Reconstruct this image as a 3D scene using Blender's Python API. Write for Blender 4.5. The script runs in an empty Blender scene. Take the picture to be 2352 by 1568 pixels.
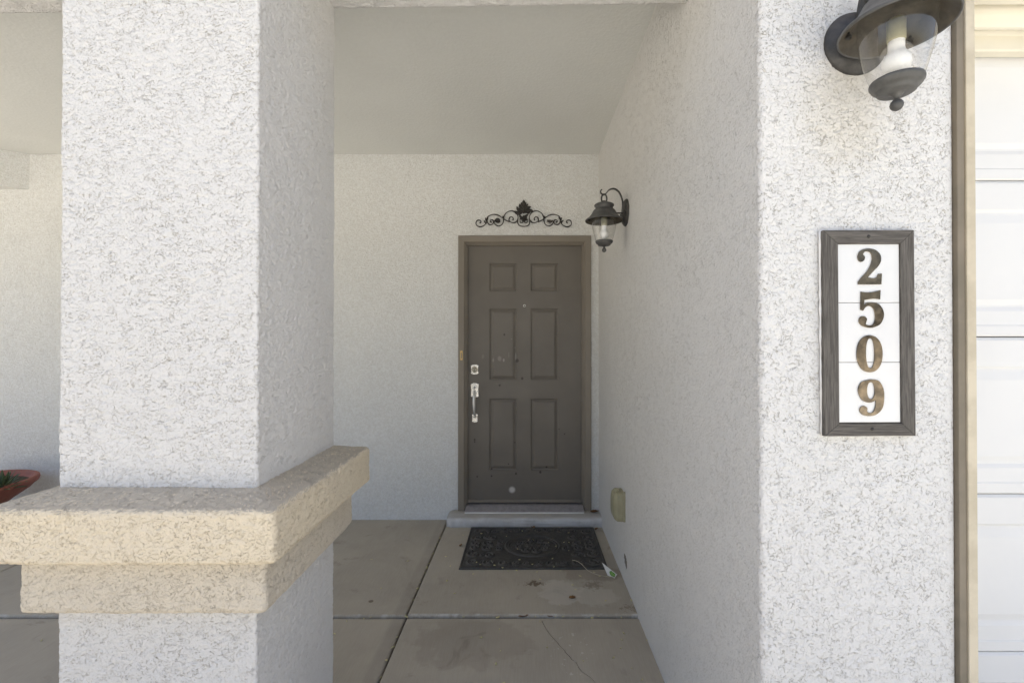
import bpy, bmesh, math, random
import numpy as np
from mathutils import Vector, Matrix
R = math.radians
random.seed(7)
rng = np.random.default_rng(7)
scene = bpy.context.scene
col = scene.collection

# ------------------------------------------------------------------ camera, sky, sun, exposure
CAMZ = 1.42
LENS = 36.0 * 1060 / 2352
PITCH = 0.35
cd = bpy.data.cameras.new('camera'); cam = bpy.data.objects.new('camera', cd); col.objects.link(cam)
cam.location = (0, 0, CAMZ); cam.rotation_euler = (R(90 + PITCH), 0, 0)
cd.sensor_width = 36; cd.lens = LENS; cd.clip_start = 0.02; cd.clip_end = 2000
cd.shift_x = -32 / 2352.0
cd.shift_y = math.tan(R(PITCH)) * 1060 / 2352.0 * -1.0
scene.camera = cam

SUN_EL, SUN_AZ = 76.0, 12.0          # the sun stands behind the house, a little to the right
w = bpy.data.worlds.new('World'); scene.world = w; w.use_nodes = True
nt = w.node_tree; nt.nodes.clear()
sky = nt.nodes.new('ShaderNodeTexSky'); sky.sky_type = 'NISHITA'; sky.sun_disc = False
sky.sun_elevation = R(SUN_EL); sky.sun_rotation = R(SUN_AZ)
sky.air_density = 1.0; sky.dust_density = 6.0; sky.ozone_density = 1.0
bg = nt.nodes.new('ShaderNodeBackground'); bg.inputs[1].default_value = 0.15
wo = nt.nodes.new('ShaderNodeOutputWorld')
nt.links.new(sky.outputs[0], bg.inputs[0]); nt.links.new(bg.outputs[0], wo.inputs[0])
ld = bpy.data.lights.new('sun', 'SUN'); ld.energy = 5.0; ld.angle = R(0.53); ld.color = (1.0, 0.98, 0.94)
sun = bpy.data.objects.new('sun', ld); col.objects.link(sun)
sd = Vector((math.sin(R(SUN_AZ)) * math.cos(R(SUN_EL)), math.cos(R(SUN_AZ)) * math.cos(R(SUN_EL)), math.sin(R(SUN_EL))))
sun.rotation_euler = sd.to_track_quat('Z', 'Y').to_euler(); sun.location = (0, 0, 12)
vs = scene.view_settings
vs.view_transform = 'Standard'; vs.look = 'None'; vs.gamma = 1.0; vs.use_curve_mapping = False
vs.exposure = 1.07
try:
    scene.cycles.max_bounces = 16; scene.cycles.diffuse_bounces = 10; scene.cycles.transparent_max_bounces = 12
    scene.cycles.glossy_bounces = 6
    scene.cycles.use_denoising = True
except Exception:
    pass

# ------------------------------------------------------------------ measured planes (metres; camera at x=y=0)
YW = 3.668        # wall with the front door
XS = 0.578        # side wall of the entry
YF = 1.137        # face of the garage front wall
XE = 1.059        # where that wall ends at the garage opening
ZC = 2.91         # porch ceiling
PX0, PX1, PY0, PY1 = -1.205, -0.693, 1.192, 1.669    # pillar
ZB = 2.632         # underside of the beam

# ------------------------------------------------------------------ noise on arrays
_perm = np.random.default_rng(3).permutation(256)
_perm = np.concatenate([_perm, _perm, _perm])
_ang = np.random.default_rng(4).uniform(0, 2 * np.pi, 256)
_gx, _gy = np.cos(_ang), np.sin(_ang)
def perlin(x, y, seed=0):
    xi = np.floor(x).astype(int); yi = np.floor(y).astype(int)
    xf = x - xi; yf = y - yi
    xi = (xi + seed * 37) & 255; yi = (yi + seed * 91) & 255
    u = xf * xf * xf * (xf * (xf * 6 - 15) + 10); v = yf * yf * yf * (yf * (yf * 6 - 15) + 10)
    def g(ix, iy, dx, dy):
        h = _perm[_perm[ix & 255] + (iy & 255)]
        return _gx[h] * dx + _gy[h] * dy
    a = g(xi, yi, xf, yf); b = g(xi + 1, yi, xf - 1, yf)
    c = g(xi, yi + 1, xf, yf - 1); d = g(xi + 1, yi + 1, xf - 1, yf - 1)
    return ((a + u * (b - a)) * (1 - v) + (c + u * (d - c)) * v) * 1.5
def fbm(x, y, seed=0, o=3):
    s = 0; a = 1.0; f = 1.0; t = 0
    for k in range(o):
        s = s + a * perlin(x * f + 13.7 * k, y * f - 7.1 * k, seed + k); t += a; a *= 0.5; f *= 2.03
    return s / t
def sstep(a, b, x):
    t = np.clip((x - a) / (b - a), 0, 1); return t * t * (3 - 2 * t)

def stucco_h(u, v, seed=0, sx=1.0, depth=1.0):
    """relief of dashed stucco in metres: soft lumps, flattened tops and short broken crevices"""
    wu = u + 0.005 * perlin(u / 0.025, v / 0.025, seed + 20); wv = v + 0.005 * perlin(u / 0.025 + 9, v / 0.025, seed + 21)
    n1 = fbm(wu / (0.019 * sx), wv / 0.0145, seed, 2)
    m1 = sstep(-0.15, 0.25, fbm(u / 0.05, v / 0.04, seed + 5, 2))
    cr = (1 - sstep(0.02, 0.16, np.abs(n1 + 0.03))) * m1
    n2 = fbm(wu / (0.011 * sx), wv / 0.009, seed + 9, 2)
    pit = sstep(0.2, 0.5, n2)
    lump = fbm(u / 0.035, v / 0.03, seed + 14, 3)
    step = sstep(-0.08, 0.16, n1) * 0.0011
    return depth * (0.0011 * lump + step - 0.0022 * cr - 0.0016 * pit + 0.0007 * perlin(u / 0.006, v / 0.006, seed + 17))

# ------------------------------------------------------------------ materials
MATS = {}
class NB:
    def __init__(s, name):
        s.m = bpy.data.materials.new(name); s.m.use_nodes = True; s.t = s.m.node_tree; s.t.nodes.clear()
        s.out = s.n('ShaderNodeOutputMaterial'); s.b = s.n('ShaderNodeBsdfPrincipled')
        s.l(s.b.outputs[0], s.out.inputs[0])
        s.geo = s.n('ShaderNodeNewGeometry'); s.pos = s.geo.outputs['Position']
    def n(s, t, **k):
        x = s.t.nodes.new(t)
        for a, b in k.items(): setattr(x, a, b)
        return x
    def l(s, a, b): s.t.links.new(a, b)
    def put(s, sock, v):
        if hasattr(v, 'is_output'): s.l(v, sock)
        else: sock.default_value = v
    def map(s, scale=(1, 1, 1), loc=(0, 0, 0), src=None):
        x = s.n('ShaderNodeMapping'); s.l(src or s.pos, x.inputs[0]); x.inputs['Scale'].default_value = scale; x.inputs['Location'].default_value = loc
        return x.outputs[0]
    def noise(s, scale, detail=3, rough=0.5, vec=None, dist=0.0):
        x = s.n('ShaderNodeTexNoise'); s.l(vec or s.pos, x.inputs['Vector'])
        x.inputs['Scale'].default_value = scale; x.inputs['Detail'].default_value = detail; x.inputs['Roughness'].default_value = rough; x.inputs['Distortion'].default_value = dist
        return x.outputs[0]
    def voro(s, scale, vec=None, feature='F1'):
        x = s.n('ShaderNodeTexVoronoi', feature=feature); s.l(vec or s.pos, x.inputs['Vector']); x.inputs['Scale'].default_value = scale
        return x.outputs['Distance']
    def ramp(s, fac, a, b, ca=0.0, cb=1.0):
        x = s.n('ShaderNodeMapRange'); x.interpolation_type = 'SMOOTHSTEP'; s.l(fac, x.inputs[0])
        for i, v in enumerate((a, b, ca, cb)): x.inputs[i + 1].default_value = v
        return x.outputs[0]
    def math(s, op, a, b=0.0):
        x = s.n('ShaderNodeMath', operation=op); s.put(x.inputs[0], a); s.put(x.inputs[1], b); return x.outputs[0]
    def mix(s, fac, a, b, blend='MIX'):
        x = s.n('ShaderNodeMix', data_type='RGBA', blend_type=blend); s.put(x.inputs[0], fac)
        for sock, v in ((x.inputs[6], a), (x.inputs[7], b)):
            if hasattr(v, 'is_output'): s.l(v, sock)
            else: sock.default_value = (*v[:3], 1)
        return x.outputs[2]
    def bump(s, h, dist, strength=1.0, prev=None):
        x = s.n('ShaderNodeBump'); s.l(h, x.inputs['Height']); x.inputs['Distance'].default_value = dist; x.inputs['Strength'].default_value = strength
        if prev: s.l(prev, x.inputs['Normal'])
        return x.outputs[0]
    def spot(s, p, rx, ry, rz, vec=None):
        """1 inside an ellipsoid stain at p, falling to 0 outside"""
        x = s.n('ShaderNodeVectorMath', operation='SUBTRACT'); s.l(vec or s.pos, x.inputs[0]); x.inputs[1].default_value = p
        y = s.n('ShaderNodeVectorMath', operation='DIVIDE'); s.l(x.outputs[0], y.inputs[0]); y.inputs[1].default_value = (rx, ry, rz)
        z = s.n('ShaderNodeVectorMath', operation='LENGTH'); s.l(y.outputs[0], z.inputs[0])
        return z.outputs['Value']
    def done(s, color=None, rough=0.6, normal=None, metal=0.0, spec=0.5):
        if color is not None: 
            if hasattr(color, 'is_output'): s.l(color, s.b.inputs['Base Color'])
            else: s.b.inputs['Base Color'].default_value = (*color[:3], 1)
        s.put(s.b.inputs['Roughness'], rough); s.b.inputs['Metallic'].default_value = metal
        s.b.inputs['Specular IOR Level'].default_value = spec
        if normal is not None: s.l(normal, s.b.inputs['Normal'])
        MATS[s.m.name] = s.m
        return s.m

def stucco_mat(name, base, tint, fine=1.0, dirt=(0.42, 0.33, 0.2), dirt_amt=0.5, extra=None, squash=1.0, scale=1.0, calm_from=None, fold_bump=1.0, top_dust=None, grain=160, grain_amt=0.12, grain_col=(0.5, 0.47, 0.41)):
    b = NB(name)
    big = b.ramp(b.noise(1.7, 4, 0.6), 0.3, 0.7)
    c = b.mix(b.math('MULTIPLY', big, 0.6), base, tint)
    v = b.map((scale, scale, scale * squash))
    # sand grain in the paint film
    gr = b.noise(grain, 3, 0.7)
    c = b.mix(b.ramp(gr, 0.40, 0.62, grain_amt, 0.0), c, grain_col)
    # short broken scratches where the dash coat folds over itself, and pin holes; old dust sits in them
    ridge = b.ramp(b.math('ABSOLUTE', b.math('SUBTRACT', b.noise(42, 2, 0.5, vec=v, dist=0.7), 0.5)), 0.019, 0.004)
    ridge = b.math('MULTIPLY', ridge, b.ramp(b.noise(22, 3, 0.7, vec=v), 0.43, 0.54))
    pin = b.math('MULTIPLY', b.ramp(b.noise(120, 2, 0.6, vec=v), 0.615, 0.70), b.ramp(b.noise(15, 3, vec=v), 0.34, 0.54))
    fold = b.math('MAXIMUM', ridge, b.math('MULTIPLY', pin, 0.7))
    fold = b.math('MULTIPLY', fold, b.ramp(b.noise(5, 3), 0.30, 0.60, 0.6, 1.0))
    if calm_from is not None:          # the returns were floated smoother than the front faces
        sy = b.n('ShaderNodeSeparateXYZ'); b.l(b.pos, sy.inputs[0])
        fold = b.math('MULTIPLY', fold, b.ramp(sy.outputs[1], calm_from, calm_from + 0.02, 1.0, 0.5))
    c = b.mix(b.math('MULTIPLY', fold, dirt_amt), c, dirt)
    if extra: c = extra(b, c)
    if top_dust:                        # grey dust lying on the weathered top of the ledge
        sn = b.n('ShaderNodeSeparateXYZ'); b.l(b.geo.outputs['True Normal'], sn.inputs[0])
        c = b.mix(b.math('MULTIPLY', b.ramp(sn.outputs[2], 0.55, 0.85), b.ramp(b.noise(35, 4, 0.7), 0.25, 0.6, 0.55, 0.95)), c, top_dust)
    n0 = b.bump(b.math('SUBTRACT', 1.0, fold), 0.0022 * fold_bump)
    n1 = b.bump(b.math('ADD', gr, b.noise(230, 4, 0.65)), 0.0020 * fine, prev=n0)
    n2 = b.bump(b.voro(120), 0.0012 * fine, prev=n1)
    b.done(c, 0.9, n2, spec=0.2)
    return b.m
def wall_stain(b, c):
    # rusty wash on the stucco below the lantern, loose dust by the trim
    d = b.spot((0.79, YF, 1.98), 0.16, 0.3, 0.24)
    d = b.math('ADD', d, b.math('MULTIPLY', b.noise(14, 4), 0.5))
    c = b.mix(b.ramp(d, 1.15, 0.45, 0, 0.28), c, (0.58, 0.52, 0.40))
    return c
def side_marks(b, c):
    # chipped place low on the side wall, bare grey coat showing
    d = b.spot((XS, 2.70, 0.134), 0.06, 0.042, 0.037)
    d = b.math('ADD', d, b.math('MULTIPLY', b.math('SUBTRACT', b.noise(30, 3), 0.5), 1.5))
    c = b.mix(b.ramp(d, 1.02, 0.92), c, (0.24, 0.215, 0.185))
    return wall_stain(b, c)
stucco_mat('stucco_pillar', (0.70, 0.688, 0.668), (0.675, 0.662, 0.64), dirt=(0.40, 0.335, 0.225), dirt_amt=0.56, squash=1.5, scale=1.65, calm_from=PY0 + .004, grain_amt=0.05)
stucco_mat('stucco_wall', (0.725, 0.715, 0.695), (0.695, 0.685, 0.662), dirt=(0.35, 0.305, 0.22), dirt_amt=0.57, extra=side_marks, scale=1.6, calm_from=YF + .004, grain=110, grain_amt=0.06)
stucco_mat('stucco_back', (0.84, 0.845, 0.83), (0.79, 0.795, 0.775), fine=2.2, dirt_amt=0.22, scale=1.6, fold_bump=0.4, grain=62, grain_amt=0.2)
stucco_mat('stucco_tan', (0.73, 0.635, 0.475), (0.69, 0.615, 0.495), dirt=(0.40, 0.31, 0.19), dirt_amt=0.52, squash=1.4, scale=1.6, grain_amt=0.06, top_dust=(0.50, 0.445, 0.355), grain_col=(0.55, 0.45, 0.3))
stucco_mat('stucco_tan_band', (0.66, 0.59, 0.48), (0.62, 0.56, 0.46), dirt=(0.33, 0.27, 0.18), dirt_amt=0.52, squash=1.4, scale=1.6, grain_amt=0.06, grain_col=(0.48, 0.41, 0.3))

b = NB('ceiling_paint'); c = b.mix(b.ramp(b.noise(2, 4), 0.3, 0.7), (0.76, 0.765, 0.735), (0.725, 0.73, 0.70))
c = b.mix(b.ramp(b.noise(45, 4, 0.7), 0.35, 0.65, 0, 0.10), c, (0.55, 0.54, 0.50))
b.done(c, 0.85, b.bump(b.noise(70, 4), 0.002), spec=0.2)

def concrete(name, a, c2, rough=0.75):
    b = NB(name)
    n = b.ramp(b.noise(2.3, 6, 0.62, dist=0.6), 0.3, 0.72)
    c = b.mix(n, a, c2)
    br = b.noise(1, 3, 0.6, vec=b.map((160, 9, 9)))                    # broom strokes along the slab
    c = b.mix(b.ramp(br, 0.35, 0.65, 0, 0.18), c, (0.48, 0.44, 0.38))
    sp = b.ramp(b.noise(70, 4, 0.7), 0.62, 0.72)
    c = b.mix(b.math('MULTIPLY', sp, 0.35), c, (0.33, 0.30, 0.26))
    bl = b.ramp(b.noise(4.5, 5, 0.65, dist=1.0), 0.58, 0.70)
    c = b.mix(b.math('MULTIPLY', bl, 0.28), c, (0.12, 0.10, 0.08))
    dn = b.math('MULTIPLY', b.math('SUBTRACT', b.noise(9, 4, 0.6), 0.5), 1.6)
    for (p, rx, ry, amt) in (((0.19, 2.60, 0), 0.115, 0.115, 0.34), ((0.40, 2.56, 0), 0.12, 0.10, 0.26)):
        d = b.math('ADD', b.spot(p, rx, ry, 1.0), dn)
        c = b.mix(b.ramp(d, 1.08, 0.86, 0, amt), c, (0.60, 0.57, 0.51))
    dn2 = b.math('MULTIPLY', b.math('SUBTRACT', b.noise(45, 4, 0.7), 0.5), 4.5)
    for (p, rx, ry, amt) in (((0.05, 2.70, 0), 0.05, 0.035, 0.8), ((0.60, 2.45, 0), 0.1, 0.04, 0.5), ((0.38, 2.68, 0), 0.06, 0.05, 0.4)):
        d = b.math('ADD', b.spot(p, rx, ry, 1.0), dn2)
        c = b.mix(b.ramp(d, 1.0, 0.4, 0, amt), c, (0.085, 0.055, 0.03))
    for (p, rx, ry, amt) in ( ((0.42, 2.82, 0), 0.2, 0.1, 0.25), ((-0.25, 2.2, 0), 0.3, 0.2, 0.15), ((-0.843, 2.52, 0), 0.013, 0.013, 0.7)):
        d = b.math('ADD', b.spot(p, rx, ry, 1.0), dn)
        c = b.mix(b.ramp(d, 1.05, 0.8, 0, amt), c, (0.085, 0.055, 0.03))
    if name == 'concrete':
        # slab lip's highlight painted pale along the cross joint; trowelled margin beside the long joint
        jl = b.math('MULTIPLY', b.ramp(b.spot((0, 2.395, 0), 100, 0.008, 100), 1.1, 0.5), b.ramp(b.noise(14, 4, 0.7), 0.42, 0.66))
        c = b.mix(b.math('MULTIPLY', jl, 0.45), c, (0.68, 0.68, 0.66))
        tm = b.ramp(b.spot((-0.650, 0, 0), 0.035, 100, 100), 1.35, 0.6)
        c = b.mix(b.math('MULTIPLY', b.math('MULTIPLY', tm, b.ramp(b.noise(6, 3), 0.3, 0.6, 0.4, 1.0)), 0.26), c, (0.16, 0.145, 0.12))
        lm = b.math('MULTIPLY', b.ramp(b.spot((0.21, 2.10, 0), 0.14, 0.22, 1), 1.0, 0.6), b.ramp(b.noise(38, 3, 0.6), 0.62, 0.70))
        c = b.mix(b.math('MULTIPLY', lm, 0.55), c, (0.62, 0.60, 0.56))
    nb = b.bump(b.noise(220, 4, 0.6), 0.0007)
    nb = b.bump(br, 0.0005, prev=nb)
    nb = b.bump(b.noise(6, 3), 0.004, prev=nb)
    b.done(c, b.ramp(b.noise(5, 3), 0.3, 0.7, rough - 0.12, rough + 0.1), nb, spec=0.35)
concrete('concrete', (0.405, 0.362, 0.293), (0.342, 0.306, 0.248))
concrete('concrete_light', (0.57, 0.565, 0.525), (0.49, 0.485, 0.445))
b = NB('step_paint'); c = b.mix(b.ramp(b.noise(7, 5, 0.65), 0.35, 0.7), (0.66, 0.66, 0.66), (0.52, 0.51, 0.495))
c = b.mix(b.ramp(b.noise(1, 3, vec=b.map((4, 60, 60))), 0.55, 0.7, 0, 0.3), c, (0.22, 0.20, 0.17))
tn = b.n('ShaderNodeSeparateXYZ'); b.l(b.geo.outputs['Normal'], tn.inputs[0])
c = b.mix(b.ramp(tn.outputs[2], 0.4, 0.9, 0, 0.65), c, (0.36, 0.33, 0.285))          # trodden grey top
b.done(c, 0.7, b.bump(b.noise(120, 4), 0.001), spec=0.3)
b = NB('joint_dirt'); b.done(b.mix(b.ramp(b.noise(60, 4), 0.35, 0.65), (0.05, 0.035, 0.022), (0.14, 0.10, 0.065)), 0.95, b.bump(b.noise(150, 3), 0.003))
b = NB('gravel'); v = b.voro(45)
b.done(b.mix(b.ramp(b.noise(22, 3), 0.3, 0.7), (0.44, 0.415, 0.35), (0.36, 0.335, 0.28)), 0.9, b.bump(v, 0.01))
b = NB('sun_block_tile'); b.done(b.mix(b.ramp(b.noise(4, 4), 0.3, 0.7), (0.30, 0.17, 0.11), (0.22, 0.13, 0.09)), 0.85)

def door_paint(name, base, alt, marks=False, rough=0.42):
    b = NB(name); c = b.mix(b.ramp(b.noise(3, 4, 0.6), 0.3, 0.7), base, alt)
    if marks:
        dn = b.math('MULTIPLY', b.math('SUBTRACT', b.noise(25, 3), 0.5), 1.1)
        # round pale spot low down, then worn and rubbed places on the paint
        c = b.mix(b.ramp(b.spot((-0.111, YW, 0.235), 0.034, 1, 0.034), 1.0, 0.35, 0, 0.9), c, (0.62, 0.60, 0.56))
        for (x, z, rx, rz, amt) in ((-0.213, 1.285, .018, .022, .35), (-0.178, 1.27, .007, .014, .6), (-0.262, 1.27, .008, .02, .35), (-0.137, 1.31, .005, .03, .3), (-0.082, 1.30, .006, .04, .45), (-0.345, 1.30, .012, .02, .2), (-0.115, 1.44, .006, .005, .4), (-0.088, 1.37, .005, .01, .25)):
            d = b.math('ADD', b.spot((x, YW, z), rx, 1, rz), dn)
            c = b.mix(b.ramp(d, 1.1, 0.5, 0, amt), c, (0.42, 0.40, 0.37))
        for (x, z, r) in ((-0.07, 1.265, .014), (-0.174, 1.475, .008), (-0.41, .635, .009), (-0.41, .618, .007), (.31, .68, .006), (.265, .72, .006), (-0.275, .40, .008), (-0.275, .345, .007), (-0.08, .365, .008), (.115, .375, .01), (.165, .415, .009), (-0.09, .61, .005), (-0.03, 1.125, .01), (-0.21, 1.07, .008), (-0.39, .34, .006), (-0.14, .44, .006)):
            d = b.math('ADD', b.spot((x, YW, z), r, 1, r * 1.2), dn)
            c = b.mix(b.ramp(d, 1.15, 0.6, 0, 0.7), c, (0.022, 0.018, 0.014))
        sc = b.math('MULTIPLY', b.ramp(b.spot((-0.215, YW, 1.085), 0.06, 1, 0.02), 1.0, 0.4), b.ramp(b.noise(1, 3, vec=b.map((30, 1, 260))), 0.6, 0.68))
        c = b.mix(b.math('MULTIPLY', sc, 0.5), c, (0.3, 0.28, 0.25))
    nb = b.bump(b.noise(1, 4, 0.6, vec=b.map((240, 20, 30))), 0.0004)
    b.done(c, b.ramp(b.noise(6, 3), 0.3, 0.7, rough - 0.06, rough + 0.1), nb, spec=0.4)
door_paint('door_paint', (0.172, 0.154, 0.130), (0.154, 0.138, 0.117), True)
door_paint('casing_paint', (0.245, 0.215, 0.175), (0.225, 0.197, 0.160))
def plain(name, c1, c2, rough=0.5, metal=0.0, sc=8, bump=0.0, bsc=150, spec=0.5):
    b = NB(name); c = b.mix(b.ramp(b.noise(sc, 4, 0.6), 0.32, 0.68), c1, c2)
    b.done(c, b.ramp(b.noise(sc * 2.3, 3), 0.3, 0.7, max(0.02, rough - 0.06), rough + 0.08), b.bump(b.noise(bsc, 3), bump) if bump else None, metal, spec)
plain('nickel', (0.76, 0.745, 0.71), (0.66, 0.645, 0.61), 0.27, 0.85, 40)
plain('satin_nickel', (0.78, 0.765, 0.73), (0.72, 0.705, 0.67), 0.38, 0.55, 40)
plain('worn_nickel', (0.60, 0.55, 0.45), (0.50, 0.46, 0.38), 0.3, 1.0, 60)
plain('brass', (0.72, 0.52, 0.24), (0.60, 0.42, 0.18), 0.35, 1.0, 60)
plain('aluminium', (0.46, 0.435, 0.455), (0.36, 0.34, 0.35), 0.36, 0.4, 30)
plain('dark_hole', (0.012, 0.011, 0.01), (0.02, 0.018, 0.015), 0.6)
plain('white_plastic', (0.85, 0.85, 0.83), (0.80, 0.80, 0.78), 0.4)
plain('iron', (0.020, 0.018, 0.015), (0.035, 0.030, 0.025), 0.55, 0.0, 60, 0.0006)
plain('lantern_metal', (0.030, 0.029, 0.028), (0.06, 0.056, 0.05), 0.5, 0.0, 40, 0.0003)
plain('lantern_lining', (0.075, 0.062, 0.042), (0.045, 0.038, 0.028), 0.6, 0.0, 35, 0.0005)
plain('lantern_hood', (0.098, 0.097, 0.092), (0.064, 0.063, 0.060), 0.5, 0.0, 22, 0.0003)
plain('rubber', (0.042, 0.040, 0.038), (0.065, 0.061, 0.055), 0.5, 0.0, 25, 0.0008, 400)
plain('tile_glaze', (0.74, 0.735, 0.72), (0.72, 0.715, 0.70), 0.12, 0.0, 5)
plain('bronze_foil', (0.25, 0.20, 0.14), (0.10, 0.083, 0.062), 0.16, 0.75, 35)
plain('caulk', (0.80, 0.79, 0.77), (0.72, 0.70, 0.66), 0.6, 0.0, 20)
plain('garage_white', (0.735, 0.73, 0.715), (0.715, 0.71, 0.695), 0.45, 0.0, 4, 0.0)
plain('header_cream', (0.72, 0.68, 0.57), (0.68, 0.64, 0.53), 0.5, 0.0, 6)
plain('weather_strip', (0.60, 0.53, 0.40), (0.47, 0.41, 0.30), 0.55, 0.0, 11)
plain('taupe_trim', (0.22, 0.185, 0.135), (0.17, 0.145, 0.105), 0.6, 0.0, 9)
plain('outlet_olive', (0.37, 0.345, 0.225), (0.31, 0.29, 0.185), 0.5, 0.0, 12)
plain('terracotta', (0.31, 0.105, 0.07), (0.25, 0.085, 0.06), 0.6, 0.0, 14, 0.0004)
plain('soil', (0.05, 0.035, 0.025), (0.09, 0.065, 0.045), 0.95, 0.0, 60, 0.004)
plain('succulent', (0.05, 0.085, 0.035), (0.10, 0.13, 0.06), 0.5, 0.0, 30)
plain('leaf_dry', (0.22, 0.11, 0.035), (0.13, 0.065, 0.025), 0.8, 0.0, 60)
plain('petal', (0.62, 0.56, 0.30), (0.52, 0.47, 0.25), 0.7, 0.0, 90)
plain('paper', (0.80, 0.80, 0.77), (0.72, 0.72, 0.69), 0.6, 0.0, 60)
plain('string', (0.55, 0.50, 0.38), (0.45, 0.40, 0.30), 0.8, 0.0, 80)
b = NB('tag_print'); b.done(b.mix(b.ramp(b.noise(110, 3), 0.4, 0.6), (0.06, 0.20, 0.03), (0.22, 0.42, 0.10)), 0.4)
# weathered grey wood
b = NB('grey_wood'); tc = b.n('ShaderNodeTexCoord').outputs['Object']
gv = b.noise(1, 5, 0.65, vec=b.map((300, 40, 14), src=tc), dist=0.5)
gh = b.noise(1, 5, 0.65, vec=b.map((14, 40, 300), src=tc), dist=0.5)
c = b.mix(b.ramp(gv, 0.35, 0.66), (0.072, 0.065, 0.057), (0.145, 0.132, 0.116))
b.done(c, 0.75, b.bump(gv, 0.0015), spec=0.3)
b = NB('grey_wood_across'); tc = b.n('ShaderNodeTexCoord').outputs['Object']
gh = b.noise(1, 5, 0.65, vec=b.map((14, 40, 300), src=tc), dist=0.5)
c = b.mix(b.ramp(gh, 0.35, 0.66), (0.072, 0.065, 0.057), (0.145, 0.132, 0.116))
b.done(c, 0.75, b.bump(gh, 0.0015), spec=0.3)
# lantern glass: clear thin pane with a film of dust
b = NB('lantern_glass')
tr = b.n('ShaderNodeBsdfTransparent'); gl = b.n('ShaderNodeBsdfGlossy'); gl.inputs['Roughness'].default_value = 0.01
fr = b.n('ShaderNodeFresnel'); b.l(b.math('SUBTRACT', 1.85, b.math('MULTIPLY', b.geo.outputs['Backfacing'], 1.3095)), fr.inputs[0])
mx = b.n('ShaderNodeMixShader'); b.l(fr.outputs[0], mx.inputs[0]); b.l(tr.outputs[0], mx.inputs[1]); b.l(gl.outputs[0], mx.inputs[2])
df = b.n('ShaderNodeBsdfDiffuse'); df.inputs[0].default_value = (0.5, 0.46, 0.38, 1)
mx2 = b.n('ShaderNodeMixShader'); b.l(b.ramp(b.noise(60, 4, 0.7), 0.4, 0.8, 0.015, 0.10), mx2.inputs[0]); b.l(mx.outputs[0], mx2.inputs[1]); b.l(df.outputs[0], mx2.inputs[2])
b.l(mx2.outputs[0], b.out.inputs[0]); MATS['lantern_glass'] = b.m
plain('bulb_white', (0.85, 0.85, 0.83), (0.82, 0.82, 0.80), 0.35, 0.0, 10)

# ------------------------------------------------------------------ mesh helpers
def mesh_np(name, V, F):
    me = bpy.data.meshes.new(name)
    V = np.asarray(V, dtype=np.float32); F = np.asarray(F, dtype=np.int32)
    me.vertices.add(len(V)); me.vertices.foreach_set('co', V.ravel())
    n = F.shape[1]
    me.loops.add(F.size); me.loops.foreach_set('vertex_index', F.ravel())
    me.polygons.add(len(F)); me.polygons.foreach_set('loop_start', np.arange(0, F.size, n, dtype=np.int32))
    me.update(calc_edges=True); me.validate()
    me.polygons.foreach_set('use_smooth', np.ones(len(me.polygons), dtype=bool))
    return me
def grid_faces(nu, nv, closed=False):
    i = np.arange(nu if closed else nu - 1); j = np.arange(nv - 1)
    I, J = np.meshgrid(i, j, indexing='ij'); I2 = (I + 1) % nu
    return np.stack([I * nv + J, I2 * nv + J, I2 * nv + J + 1, I * nv + J + 1], -1).reshape(-1, 4)

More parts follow.
